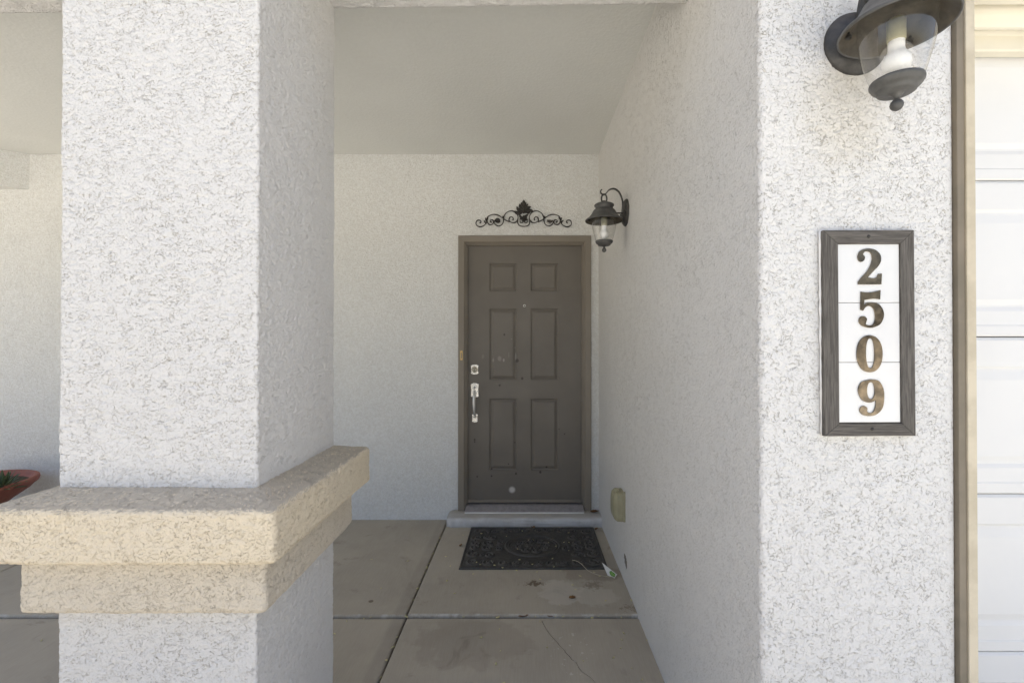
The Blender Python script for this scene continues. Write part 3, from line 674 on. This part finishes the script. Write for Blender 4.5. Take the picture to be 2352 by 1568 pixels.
for sx_ in (-1, 1):
    for sy_ in (-1, 1):
        for (cx, cy, r0, tn, a0, sg, tl) in ((.385, .232, .046, 1.35, .3, 1, .03), (.280, .240, .040, 1.3, 2.0, -1, .03), (.190, .246, .034, 1.25, 1.0, 1, .02), (.112, .252, .028, 1.2, 3.0, -1, .02), (.040, .255, .026, 1.2, .5, 1, .02),
                                           (.392, .125, .044, 1.3, 1.2, -1, .03), (.290, .138, .042, 1.3, 4.0, 1, .03), (.400, .030, .036, 1.25, 2.2, 1, .02), (.305, .040, .042, 1.3, .0, -1, .02), (.228, .048, .026, 1.2, 3.3, 1, .02)):
            s_ = spiral(cx, cy, r0, tn, a0, sg, tl)
            sp_list.append([(x * sx_, y * sy_) for x, y in s_])
for k in range(8):
    a = k * math.pi / 4 + .2
    for x in [spiral(.092 * math.cos(a), .080 * math.sin(a), .027, 1.2, a, 1, .015)]: sp_list.append(x)
for pl in sp_list:
    for p in pl: 
        if not (sum(((p[0] / .205) ** 2, (p[1] / .165) ** 2)) < 1 and math.hypot(p[0] / .19, p[1] / .15) > .82): stamp(p, .0078, .0095)
for k in range(700):
    a = 2 * math.pi * k / 700
    stamp((.185 * math.cos(a), .158 * math.sin(a)), .008, .010); stamp((.166 * math.cos(a), .140 * math.sin(a)), .006, .006)
for k in range(10):
    a = k * math.pi / 5
    for t in np.linspace(.012, .052, 12): stamp((t * math.cos(a), t * math.sin(a)), .010 * math.sin((t - .005) / .05 * 3), .005)
stamp((0, 0), .016, .006)
def bot(cx, cy): return 0
V = np.empty((NX, NY, 3)); V[..., 0] = MX + gxm[:, None]; V[..., 1] = MY + gym[None, :]; V[..., 2] = 0.0105 + H
link('rubber_sheet', mesh_np('rubber_sheet', V.reshape(-1, 3), grid_faces(NX, NY)), 'rubber', mat)
m = MB(); bw = .014; x0, x1, y0, y1 = MX - MW / 2, MX + MW / 2, MY - MD / 2, MY + MD / 2
pr = [(0, .0052), (0, .010), (.003, .0145), (.010, .0145), (bw, .010)]
V = []; F = []
for ins, z in pr: V += [(x0 + ins, y0 + ins, z), (x1 - ins, y0 + ins, z), (x1 - ins, y1 - ins, z), (x0 + ins, y1 - ins, z)]
for k in range(len(pr) - 1):
    for e_ in range(4): F.append((4 * k + e_, 4 * k + (e_ + 1) % 4, 4 * k + 4 + (e_ + 1) % 4, 4 * k + 4 + e_))
link('border', MB().add(V, F).mesh('border'), 'rubber', mat)

mat.location.z += 0.0065
# ------------------------------------------------------------------ scroll ornament over the door
orn = thing('wall_scroll', 'black iron scroll ornament with a leaf crest, hung above the front door', 'wall ornament', (-0.018, YW - .012, 2.33))
K = 0.000692
def W(p, s_=1): return Vector((-0.0177 + s_ * (p[0] - 840) * K, YW - 0.012, 2.327 + (540 - p[1]) * K))
strokes = {
 'outer_scroll': [(333, 494), (346, 490), (349, 474), (330, 460), (305, 468), (292, 496), (306, 526), (345, 539), (388, 520), (412, 488), (420, 440), (448, 410), (495, 396), (545, 405), (590, 432), (632, 462), (678, 482)],
 'inner_curl': [(474, 486), (458, 480), (459, 464), (478, 457), (494, 474), (488, 500), (462, 515), (437, 505), (422, 480), (418, 455)],
 'arch_scroll': [(530, 478), (515, 470), (502, 480), (512, 508), (550, 529), (590, 512), (607, 475), (612, 425), (638, 380), (692, 355), (742, 370), (772, 412), (770, 458), (738, 490), (700, 488), (672, 465), (680, 432), (704, 424), (720, 444), (714, 464)]}
for nm, pts in strokes.items():
    for s_ in (1, -1):
        cur = catmull([W(p, s_) for p in pts], 7)
        rr = [.0042 + .0008 * math.sin(k * .3) for k in range(len(cur))]; rr[0] = .006
        link(nm, MB().tube(cur, rr, 8, flat=.8).mesh(nm), 'iron', orn)
cur = catmull([W(p) for p in [(772, 455), (772, 495), (795, 525), (840, 534), (885, 525), (908, 495), (908, 455)]], 7)
link('lower_loop', MB().tube(cur, .0042, 8).mesh('lower_loop'), 'iron', orn)
for s_ in (1, -1):
    cur = catmull([W(p, s_) for p in [(797, 470), (803, 488), (825, 490), (833, 474), (820, 466)]], 6)
    link('small_curl', MB().tube(cur, .0038, 8).mesh('small_curl'), 'iron', orn)
def leaf_blade(a, c, wid, nm='crest_leaf', s_=1, bend=0.0):
    A, C = W(a, s_), W(c, s_); d = C - A; nn = Vector((-d.z, 0, d.x)).normalized()
    V = []; k = 9
    for i in range(k + 1):
        t = i / k; wd_ = wid * K * min(1.0, 0.35 + 1.3 * t ** .7) * math.sqrt(max(0.0, 1 - t ** 3.2)) * 0.9 + 1e-5; p = A + d * t + nn * bend * K * math.sin(math.pi * t)
        V += [p - nn * wd_ + Vector((0, .006, 0)), p - nn * wd_ + Vector((0, -.002, 0)), p + Vector((0, -.007, 0)), p + nn * wd_ + Vector((0, -.002, 0)), p + nn * wd_ + Vector((0, .006, 0))]
    F = [(5 * i + j, 5 * i + j + 1, 5 * i + j + 6, 5 * i + j + 5) for i in range(k) for j in range(4)] + [(5 * i + 4, 5 * i, 5 * i + 5, 5 * i + 9) for i in range(k)] + [(0, 1, 2, 3, 4), tuple(5 * k + j for j in range(5))]
    return link(nm, MB().add(V, F).mesh(nm), 'iron', orn)
leaf_blade((840, 385), (840, 228), 30)
for s_ in (1, -1):
    for a, c, wd_, bd in (((838, 320), (812, 258), 17, 6), ((836, 350), (790, 275), 19, 10), ((832, 365), (756, 306), 22, 14), ((825, 375), (728, 358), 24, 16), ((812, 365), (768, 372), 12, -12), ((838, 455), (790, 395), 18, 8), ((838, 440), (800, 430), 18, 0), ((838, 455), (790, 452), 10, -4)):
        leaf_blade(a, c, wd_, 'crest_leaf', s_, bd)
    for a, c, wd_, bd in (((415, 500), (382, 462), 10, 4), ((420, 478), (402, 432), 11, 4), ((424, 455), (436, 410), 9, 4)): leaf_blade(a, c, wd_, 'scroll_leaf', s_, bd)
    for a, c, wd_, bd in (((505, 470), (575, 462), 20, 12), ((515, 475), (575, 478), 14, -6), ((598, 435), (604, 412), 9, 0)): leaf_blade(a, c, wd_, 'scroll_leaf', s_, bd)
leaf_blade((840, 472), (840, 405), 20)
for s_ in (1, -1): 
    c_ = W((782, 372), s_); link('boss', MB().lathe([(0, .010), (.006, .009), (.010, .004), (.011, -.004)], c_, 16, 'y').mesh('boss'), 'iron', orn)

# ------------------------------------------------------------------ lanterns (built facing -y from a wall at y=0; z=0 at the bottom ball)
LA = -0.128
def lantern(label, cat='lantern', group='wall lanterns'):
    t = thing('wall_lantern', label, cat, (0, 0, 0), group)
    c = (0, LA, 0)
    def p(nm, m, mt, par=None):
        o = link(nm, m.mesh(nm) if isinstance(m, MB) else m, mt, par or t, off=False); return o
    bp = p('back_plate', MB().lathe([(.0765, -.004), (.0775, .004), (.074, .010), (.070, .011), (.066, .017), (.045, .021), (0, .022)], (0, 0, .215), 48, 'y'), 'lantern_metal')
    for s_ in (-1, 1): p('screw', MB().lathe([(.005, .018), (.005, .024), (.003, .026), (0, .0265)], (s_ * .052, 0, .215), 12, 'y'), 'lantern_metal', bp)
    arm = catmull([(0, -.020, .20), (0, -.021, .255), (0, -.024, .290), (0, -.040, .330), (0, -.068, .352), (0, -.098, .347), (0, -.118, .325), (0, -.132, .318), (0, -.146, .328), (0, -.148, .342), (0, -.140, .348)], 6)
    V = []; F = []
    for k, q in enumerate(arm):
        a = arm[min(k + 1, len(arm) - 1)] - arm[max(k - 1, 0)]; nn = Vector((0, -a.z, a.y)).normalized() * .0028; hw = .0095 - .004 * k / len(arm)
        V += [q + nn + Vector((-hw, 0, 0)), q + nn + Vector((hw, 0, 0)), q - nn + Vector((hw, 0, 0)), q - nn + Vector((-hw, 0, 0))]
    for k in range(len(arm) - 1):
        for e_ in range(4): F.append((4 * k + e_, 4 * k + (e_ + 1) % 4, 4 * k + 4 + (e_ + 1) % 4, 4 * k + 4 + e_))
    F += [(3, 2, 1, 0), tuple(4 * (len(arm) - 1) + e_ for e_ in range(4))]
    p('arm', MB().add(V, F, False), 'lantern_metal')
    ring = [(0, LA + .0155 * math.cos(a), .296 + .026 * math.sin(a)) for a in np.linspace(0, 2 * math.pi, 25)]
    p('hanging_ring', MB().tube(ring, .0046, 8, caps=False, up=Vector((1, 0, 0))), 'lantern_metal')
    p('stay', MB().tube([(0, -.018, .212), (0, -.05, .213), (0, -.075, .214)], .0042, 8, up=Vector((0, 0, 1))), 'lantern_metal')
    hood = p('hood', MB().lathe([(.1045, .1685), (.1058, .1655), (.108, .1665), (.1085, .171), (.105, .176), (.096, .181), (.086, .190), (.077, .2015), (.069, .214), (.063, .226), (.058, .231), (.052, .2325), (.050, .236), (.050, .250), (.0525, .2525), (.0565, .254), (.0565, .259), (.050, .2645), (.036, .270), (.016, .274), (.010, .279), (.009, .284), (0, .285)], c, 64), 'lantern_hood')
    p('hood_lining', MB().lathe([(.1045, .1685), (.1005, .1725), (.094, .1775), (.086, .1855), (.076, .1965), (.066, .208), (0, .211)], c, 64), 'lantern_lining', hood)
    for a in (0.6, 2.7, 4.6): p('thumb_screw', MB().lathe([(.006, .170), (.0065, .176), (.003, .178), (.003, .184)], (c[0] + .087 * math.cos(a), c[1] + .087 * math.sin(a), 0), 12), 'lantern_metal', hood)
    p('glass', MB().lathe([(.0470, .0515), (.0515, .066), (.0575, .088), (.063, .108), (.0672, .128), (.0698, .148), (.0712, .168), (.0705, .196)], c, 64), 'lantern_glass')
    base = p('base_cap', MB().lathe([(0, .0255), (.032, .0255), (.0355, .0275), (.037, .033), (.0375, .034), (.0435, .037), (.0465, .0405), (.0475, .043), (.0495, .046), (.050, .050), (.049, .0535), (.0468, .0535), (.045, .051), (0, .050)], c, 56), 'lantern_hood')
    p('finial', MB().lathe([(0, -.0128), (.004, -.0122), (.0085, -.0095), (.0118, -.005), (.0128, 0), (.0118, .005), (.0085, .0095), (.006, .0115), (.0055, .016), (.009, .022), (.016, .026)], c, 32), 'lantern_hood', base)
    sk = p('socket', MB().lathe([(.0, .139), (.0165, .139), (.0175, .143), (.0175, .186), (0, .186)], c, 28), 'outlet_olive')
    p('bulb', MB().lathe([(0, .066), (.010, .067), (.019, .072), (.0255, .081), (.0275, .091), (.0262, .101), (.021, .110), (.0165, .116), (.0152, .124), (.0152, .139)], c, 36), 'bulb_white')
    return t
def copy_thing(t, label):
    r = t.copy(); col.objects.link(r); r['label'] = label
    for ch in t.children:
        cc = ch.copy(); col.objects.link(cc); cc.parent = r
        for gch in ch.children:
            dd = gch.copy(); col.objects.link(dd); dd.parent = cc
    return r
la = lantern('large weathered black wall lantern seen from below, above the house number plaque')
lb = copy_thing(la, 'black wall lantern on the side wall just right of the front door')
la.location = (0.813, YF, 1.938)
lb.location = (XS, 2.652, 1.945); lb.rotation_euler = (0, 0, R(-90))

# ------------------------------------------------------------------ house number plaque
KX, KZ, KK = 0.834, 1.441, 0.000371
pq = thing('house_number_plaque', 'weathered grey wood frame holding white tiles with the bronze number 2509', 'house number', (KX, YF - .004, KZ))
pq.rotation_euler = (0, R(-0.22), 0)
def Q(x, y): return ((x - 447) * KK, (790 - y) * KK)
def plq(nm, me, mt, y=0): o = link(nm, me, mt, pq, off=False); o.location = (0, y, 0); return o
ox0, oz1 = Q(147, 117); ox1, oz0 = Q(745, 1465); ix0, iz1 = Q(247, 206); ix1, iz0 = Q(656, 1384)
ft = -.013
def fr(a, nm='frame_rail'):
    # mitred rail with a small fillet towards the tiles
    A = {'t': [(ox0, oz1), (ox1, oz1), (ix1, iz1), (ix0, iz1)], 'b': [(ox1, oz0), (ox0, oz0), (ix0, iz0), (ix1, iz0)], 'l': [(ox0, oz0), (ox0, oz1), (ix0, iz1), (ix0, iz0)], 'r': [(ox1, oz1), (ox1, oz0), (ix1, iz0), (ix1, iz1)]}[a]
    return bevel_mesh(MB().prism(A, ft, .002).mesh(nm), .0018, 2, 40)
for a in 'tb': plq('frame_rail', fr(a), 'grey_wood_across')
for a in 'lr': plq('frame_rail', fr(a), 'grey_wood')
for (xx, yy) in ((447, 160), (460, 1418)):
    x, z = Q(xx, yy); plq('screw', MB().lathe([(0, .0155), (.003, .015), (.0042, .013), (.0045, .010)], (x, 0, z), 16, 'y').mesh('screw'), 'iron')
tz = [206, 592, 983, 1378]
for k in range(3):
    x0, z1 = Q(249, tz[k] + 1.5); x1, z0 = Q(654, tz[k + 1] - 1.5)
    plq('tile', bevel_mesh(MB().box(x0, x1, -.0085, .0, z0, z1).mesh('tile'), .0012, 2), 'tile_glaze')
x0, z1 = Q(236, 195); x1, z0 = Q(668, 1395)
plq('backing_board', MB().box(x0, x1, -.005, .002, z0, z1).mesh('backing_board'), 'taupe_trim')
cb = MB()
for (a, c_) in (((ox0, oz1), (ox1, oz1)), ((ox1, oz1), (ox1, oz0)), ((ox1, oz0), (ox0, oz0)), ((ox0, oz0), (ox0, oz1))):
    pts = [(a[0] + (c_[0] - a[0]) * t, -.0015, a[1] + (c_[1] - a[1]) * t) for t in np.linspace(0, 1, 30)]
    pts = [(x + random.uniform(-.0008, .0008), y, z + random.uniform(-.0008, .0008)) for x, y, z in pts]
    cb.tube(pts, [.0028 + random.uniform(-.0010, .0010) for _ in pts], 8)
plq('caulk_bead', cb.mesh('caulk_bead'), 'caulk')
def runs(*rs):
    out = []
    for r in rs: 
        q = [(v.x, v.y) for v in catmull([(a, c_, 0) for a, c_ in r], 8)] if len(r) > 2 else list(r)
        out += q[:-1]
    return out
def ell(cx, cy, rx, ry, n=48, p=2.0):
    return [(cx + rx * math.copysign(abs(math.cos(a)) ** (2 / p), math.cos(a)), cy + ry * math.copysign(abs(math.sin(a)) ** (2 / p), math.sin(a))) for a in np.linspace(0, 2 * math.pi, n, endpoint=False)]
two = runs([(380, 300), (379, 283), (393, 256), (420, 242), (455, 238), (497, 249), (526, 280), (529, 318), (512, 352), (480, 385), (443, 426)], [(443, 426), (475, 433), (500, 427), (512, 405)], [(512, 405), (535, 402)], [(535, 402), (531, 472)], [(531, 472), (380, 472)], [(380, 472), (380, 455)], [(380, 455), (404, 425), (440, 385), (463, 345), (473, 305), (468, 274), (450, 257), (425, 258), (413, 274), (424, 292), (420, 312), (402, 324), (386, 317), (380, 300)])
five = runs([(397, 521), (440, 526), (485, 521), (525, 511)], [(525, 511), (522, 570)], [(522, 570), (480, 566), (418, 574)], [(418, 574), (417, 606)], [(417, 606), (440, 594), (475, 592), (515, 604), (540, 640), (545, 682), (522, 732), (470, 755), (420, 750), (389, 730), (383, 704), (395, 685), (418, 682), (434, 698), (430, 718), (428, 734), (450, 742), (476, 734), (489, 700), (488, 660), (476, 628), (452, 613), (428, 620), (410, 644)], [(410, 644), (394, 638)], [(394, 638), (397, 521)])
nine = runs([(458, 1095), (508, 1105), (538, 1155), (543, 1220), (530, 1285), (490, 1324), (445, 1333), (402, 1325), (383, 1300), (390, 1276), (412, 1268), (432, 1282), (431, 1304), (455, 1315), (476, 1300), (488, 1262), (489, 1228)], [(489, 1228), (470, 1240), (440, 1245), (402, 1230), (379, 1190), (376, 1150), (400, 1110), (458, 1095)])
digits = [('digit_two', [two]), ('digit_five', [five]), ('digit_zero', [ell(451, 927, 84, 120, p=2.2), ell(455, 923, 29, 98, p=2.3)]), ('digit_nine', [nine, ell(457, 1168, 26, 56, p=2.2)])]
for nm, loops in digits:
    cu = bpy.data.curves.new(nm, 'CURVE'); cu.dimensions = '2D'; cu.fill_mode = 'BOTH'; cu.extrude = .0008; cu.bevel_depth = .0004; cu.bevel_resolution = 1
    for lp in loops:
        sp = cu.splines.new('POLY'); sp.points.add(len(lp) - 1); sp.use_cyclic_u = True
        for pt, (x, y) in zip(sp.points, lp): a, c_ = Q(x, y); pt.co = (a, c_, 0, 1)
    tmp = bpy.data.objects.new('tmp', cu); col.objects.link(tmp); bpy.context.view_layer.update()
    me = bpy.data.meshes.new_from_object(tmp.evaluated_get(bpy.context.evaluated_depsgraph_get())); bpy.data.objects.remove(tmp)
    me.transform(Matrix.Rotation(R(90), 4, 'X'))
    plq(nm, me, 'bronze_foil', -.0102)

# ------------------------------------------------------------------ garage door and trim
YG = 1.345
gd = thing('garage_door', 'white sectional garage door seen as a sliver at the right edge', 'garage door', (3.5, YG, 0.06))
for k in range(5):
    z0 = 0.0625 + 0.4574 * k; z1 = z0 + 0.4544
    pr = [(0.035, z0), (.004, z0), (0, z0 + .004), (0, z0 + .030), (.0022, z0 + .034), (.0022, z0 + .074), (.006, z0 + .086), (.006, z0 + .092), (.002, z0 + .108), (.002, z1 - .124), (.006, z1 - .098), (.006, z1 - .092), (.001, z1 - .084), (0, z1 - .008), (.006, z1), (.035, z1)]
    V = [(x, YG + y, z) for x in (1.06, 6.95) for y, z in pr]; n = len(pr)
    m = MB().add(V, [(i, (i + 1) % n, (i + 1) % n + n, i + n) for i in range(n)] + [tuple(range(n)), tuple(range(2 * n - 1, n - 1, -1))])
    link('section', m.mesh('section'), 'garage_white', gd)
gt = thing('garage_jamb', 'narrow tan jamb trim running up the left side of the garage opening', 'door trim', (1.08, 1.15, .06))
link('trim_board', bevel_mesh(MB().box(XE - .003, XE + .0155, YF - .010, YG - .02, .056, 2.4).mesh('trim_board'), .002), 'taupe_trim', gt)
link('weather_strip', bevel_mesh(MB().box(XE + .0157, XE + .0380, YF - .014, YG - .004, .056, 2.4).mesh('weather_strip'), .002), 'weather_strip', gt)
gh_ = thing('garage_header_trim', 'cream stepped moulding across the top of the garage opening', 'door trim', (3.5, 1.2, 2.2))
# the moulding steps down and back towards the door
prs = [('moulding_strip', [(YF + .03, 2.40), (YF + .03, 2.322), (1.225, 2.317), (1.236, 2.325), (1.236, 2.40)]), ('moulding_strip', [(1.236, 2.38), (1.255, 2.312), (1.266, 2.285), (1.275, 2.283), (1.290, 2.292), (1.290, 2.38)]), ('stop_strip', [(1.292, 2.35), (1.300, 2.300), (1.310, 2.290), (1.310, 2.250), (1.313, 2.247), (YG - .004, 2.247), (YG - .004, 2.35)])]
for nm, pr in prs:
    V = [(x, y, z) for x in (XE + .0385, 6.9) for y, z in pr]; n = len(pr)
    link(nm, bevel_mesh(MB().add(V, [(i, (i + 1) % n, (i + 1) % n + n, i + n) for i in range(n)] + [tuple(range(n)), tuple(range(2 * n - 1, n - 1, -1))]).mesh(nm), .0025), 'header_cream', gh_)

# ------------------------------------------------------------------ outlet cover on the side wall
oc = thing('outlet_cover', 'olive plastic outlet cover low on the side wall near the door', 'outlet cover', (XS, 2.76, .36))
Vv = []
def ring_at(x, ins): 
    y0, y1, z0, z1 = 2.690 + ins, 2.830 - ins, .368 + ins, .532 - ins
    return [(x, y0 + .01, z0), (x, y1 - .01, z0), (x, y1, z0 + .02), (x, y1, z1 - .02), (x, y1 - .02, z1), (x, y0 + .02, z1), (x, y0, z1 - .01), (x, y0, z0 + .02)]
rings = [ring_at(XS + .004, 0), ring_at(XS - .045, .001), ring_at(XS - .060, .012), ring_at(XS - .066, .03)]
V = [p for r_ in rings for p in r_]; F = [(8 * k + i, 8 * k + (i + 1) % 8, 8 * k + 8 + (i + 1) % 8, 8 * k + 8 + i) for k in range(3) for i in range(8)] + [tuple(24 + i for i in range(8))]
link('cover', bevel_mesh(MB().add(V, F).mesh('cover'), .003, 2, 20), 'outlet_olive', oc)
link('flange', bevel_mesh(MB().box(XS - .012, XS + .004, 2.684, 2.70, .372, .545).mesh('flange'), .003), 'outlet_olive', oc)
link('latch', bevel_mesh(MB().box(XS - .052, XS - .030, 2.735, 2.765, .528, .548).mesh('latch'), .004), 'outlet_olive', oc)

# ------------------------------------------------------------------ terracotta bowl and succulent, far left
bx, by, bz = -3.925, 3.27, 0.0
pot = thing('planter_bowl', 'wide terracotta bowl planter at the left edge behind the pillar', 'planter', (bx, by, 0.002))
m = MB().lathe([(0, 0), (.13, 0), (.14, .02), (.11, .06), (.10, .14), (.13, .21), (.21, .28), (.295, .345), (.315, .372), (.334, .386), (.340, .404), (.336, .420), (.323, .426), (.310, .421), (.300, .405), (.288, .38), (0, .37)], (bx, by, 0.002), 56)
link('bowl', m.mesh('bowl'), 'terracotta', pot)
link('soil', MB().lathe([(0, .390), (.2, .388), (.290, .384)], (bx, by, 0.002), 40).mesh('soil'), 'soil', pot)
sc_ = thing('succulent_plant', 'spiky dark green succulent growing in the terracotta bowl', 'plant', (bx + .275, by - .05, .385))
for k in range(30):
    a = k * 2.4; ring_ = k / 30; tilt = R(78 - 60 * ring_); L = .17 - .05 * ring_; ww = .018
    d = Vector((math.cos(a) * math.cos(tilt), math.sin(a) * math.cos(tilt), math.sin(tilt))); sd_ = Vector((-math.sin(a), math.cos(a), 0)); up_ = d.cross(sd_) * -1
    V = []; n = 6
    for i in range(n + 1):
        t = i / n; p = d * (L * t) + Vector((0, 0, -.03 * t * t)) + Vector((math.cos(a), math.sin(a), 0)) * .012; wv = ww * (1 - t) ** .8 * (1 + .6 * t) + .0006
        V += [p - sd_ * wv, p - up_ * wv * .25 * -1 + Vector((0, 0, -.004)), p + sd_ * wv, p + up_ * wv * .25]
    F = [(4 * i + j, 4 * i + (j + 1) % 4, 4 * i + 4 + (j + 1) % 4, 4 * i + 4 + j) for i in range(n) for j in range(4)] + [(0, 1, 2, 3)]
    link('leaf', MB().add(V, F, True).mesh('leaf'), 'succulent', sc_, off=False)

# ------------------------------------------------------------------ tag with string, leaves, petals
tg = thing('paper_tag', 'white paper tag with green print and a loose string, by the mat corner', 'tag', (.535, 2.80, 0))
TAGZ = 0.0105
T0 = [(.474, 2.885, .034), (.546, 2.778, .014), (.528, 2.757, .002), (.492, 2.79, .003)]
def quad_thick(pts, t):
    nn = (Vector(pts[1]) - Vector(pts[0])).cross(Vector(pts[-1]) - Vector(pts[0])).normalized() * t
    n = len(pts); V = [tuple(Vector(p)) for p in pts] + [tuple(Vector(p) + nn) for p in pts]
    return MB().add(V, [tuple(range(n)), tuple(range(2 * n - 1, n - 1, -1))] + [(i, (i + 1) % n, (i + 1) % n + n, i + n) for i in range(n)])
link('card', quad_thick(T0, .0008).mesh('card'), 'paper', tg)
c0 = Vector(T0[0]); 
def onc(u, v): 
    a = Vector(T0[0]).lerp(Vector(T0[1]), u); d_ = Vector(T0[3]).lerp(Vector(T0[2]), u); return a.lerp(d_, v)
nn = (Vector(T0[1]) - Vector(T0[0])).cross(Vector(T0[3]) - Vector(T0[0])).normalized()
sgn = 1 if nn.dot(Vector((0, -1, 1))) > 0 else -1
pts = [onc(u, v) + nn * sgn * .0016 for u, v in ((.42, .5), (.62, .18), (.92, .18), (.95, .8), (.6, .9), (.42, .8))]
link('green_print', quad_thick([tuple(p) for p in pts], .0003).mesh('green_print'), 'tag_print', tg)
link('rim', MB().tube([Vector(T0[1]) + Vector((0, 0, .001)), Vector(T0[2]) + Vector((0, 0, .001)), Vector(T0[3]) + Vector((0, 0, .001))], .0022, 6).mesh('rim'), 'paper', tg)
stg = catmull([(.535, 2.755, .010), (.49, 2.765, .007), (.43, 2.785, .008), (.38, 2.83, .011), (.35, 2.885, .021), (.325, 2.925, .022), (.295, 2.945, .021)], 6)
link('string', MB().tube(stg, .0018, 6).mesh('string'), 'string', tg)

tg.location.z += TAGZ
def leaf_mesh(L, Wd, curl, seed):
    r = random.Random(seed); V = []; n = 8
    for i in range(n + 1):
        t = i / n; wv = Wd * math.sin(math.pi * min(1, .06 + .94 * t)) * r.uniform(.75, 1.15); z = curl * (t - .5) ** 2 * L * 4
        V += [(L * (t - .5), -wv, z + wv * .7), (L * (t - .5), 0, z), (L * (t - .5), wv, z + wv * .6)]
    F = [(3 * i + j, 3 * i + j + 1, 3 * i + j + 4, 3 * i + j + 3) for i in range(n) for j in range(2)]
    V2 = V + [(x, y, z + .0006) for x, y, z in V]; N = len(V)
    return MB().add(V2, F + [tuple(q + N for q in f[::-1]) for f in F], True).mesh('dry_leaf')
lf = [((.535, 3.60, .092), .075, .022, .4, 'curled brown dry leaf on the step beside the door casing'), ((.053, 3.497, 0.016), .05, .014, 1.9, 'small brown dry leaf tucked between the mat and the step'), ((.53, 3.47, 0.014), .045, .012, .8, 'tan dry leaf on the floor right of the mat near the step'), ((-.448, 3.19, 0.014), .045, .012, 1.4, 'tan dry leaf lying along the left edge of the mat'), ((-.012, 2.388, .002), .055, .012, .1, 'brown dry leaf lodged in the cross joint, nearer the pillar'), ((.125, 2.388, .002), .03, .008, .0, 'small brown dry leaf lodged in the cross joint above the crack'), ((.255, 2.545, 0.012), .04, .013, .3, 'dark brown dry leaf on the pale water stain')]
for k, (p, L, Wd, cu_, lab) in enumerate(lf):
    o = link('dry_leaf', leaf_mesh(L, Wd, .12, k), 'leaf_dry'); o.location = p; o.rotation_euler = (random.uniform(-.2, .2), random.uniform(-.1, .1), cu_)
    tag(o, lab, 'leaf', 'dry leaves on the porch')
def petal_mesh(seed):
    r = random.Random(seed); L = r.uniform(.0055, .0085); V = []; n = 5
    for k in range(8):
        a = k * math.pi / 4; V.append((L * math.cos(a), L * .62 * math.sin(a) * r.uniform(.7, 1.1), .0008 + r.uniform(.0, .0025)))
    V += [(0, 0, .0035), (0, 0, .0)]
    return MB().add(V, [(k, (k + 1) % 8, 8) for k in range(8)] + [((k + 1) % 8, k, 9) for k in range(8)], True).mesh('fallen_petal')
pm = [petal_mesh(k) for k in range(6)]
for q in pm: q.materials.append(MATS['petal'])
def petal(x, y, z, lab, sc=1.0):
    o = link('fallen_petal', random.choice(pm), None); o.location = (x, y, z); o.rotation_euler = (random.uniform(-.3, .3), random.uniform(-.3, .3), random.uniform(0, 6.28)); o.scale = (sc,) * 3
    tag(o, 'tiny pale yellow fallen petal lying ' + lab, 'petal', 'fallen petals ' + lab)
F0 = 1060.0
def floor_at(cx, cy, z=0.0):     # photograph crop position of a petal -> place on the floor
    X_ = (1050 + cx * .2851) * .9408; Y_ = (1220 + cy * .2851) * .9408
    d_ = F0 * (CAMZ - z) / (Y_ - 784); return (X_ - 1208) * d_ / F0, d_
for cx, cy in ((440, 295), (655, 318), (788, 272), (880, 348), (1048, 338), (1013, 371), (1077, 403), (1145, 370), (1188, 370), (1290, 373), (533, 528), (400, 541), (433, 560), (553, 566), (765, 518), (877, 558), (1047, 510), (622, 586), (1185, 288), (1282, 430), (750, 428), (1060, 580), (1188, 440)):
    x, y = floor_at(cx, cy, .012); petal(x, y, .021, 'on the black doormat', 1.15)
for cx, cy in ((137, 494), (175, 576), (373, 643), (145, 702), (212, 810), (915, 625), (740, 614), (1115, 616), (1283, 662), (1403, 630), (1455, 662), (1220, 738), (1245, 778), (1500, 873), (1722, 869), (942, 690), (1108, 910), (283, 310), (268, 560), (667, 618)):
    x, y = floor_at(cx, cy); petal(x, y, .0112, 'on the slab by the doormat', 1.15)
for cx, cy in ((285, 1000), (578, 998), (1073, 1000), (1143, 1000), (1385, 995), (1632, 987), (1440, 1000), (590, 990), (900, 1003)):
    x, y = floor_at(cx, cy); petal(x, ys[2] + random.uniform(-.008, .008), .0, 'in the cross joint of the slabs', 1.3)
for cx, cy in ((940, 1035), (595, 1100), (440, 1170), (603, 1285), (565, 1393), (632, 1557), (1003, 1253), (1653, 1132), (1637, 1190), (1627, 1260), (1722, 1430), (1860, 1192), (1570, 1340), (1310, 1370), (1810, 1528)):
    x, y = floor_at(cx, cy); petal(x, y, .0015, 'on the cracked front slab')
for t in np.linspace(.05, .98, 16):
    petal(xs[2] + random.uniform(-.006, .006), 3.45 - t * 1.5 + random.uniform(-.05, .05), .003 if t < .7 else -.001, 'in the long joint between slabs', 1.3)
for x, y in ((-.91, 2.35), (-.83, 2.37), (-.80, 2.385), (-.93, 2.25), (-1.0, 3.0), (-.83, 2.65), (-.76, 2.98), (-.86, 2.05), (-1.9, 1.98), (-2.3, 2.2)):
    petal(x, y, .0082 if y > 2.387 else .001, 'on the slab beside the pillar')
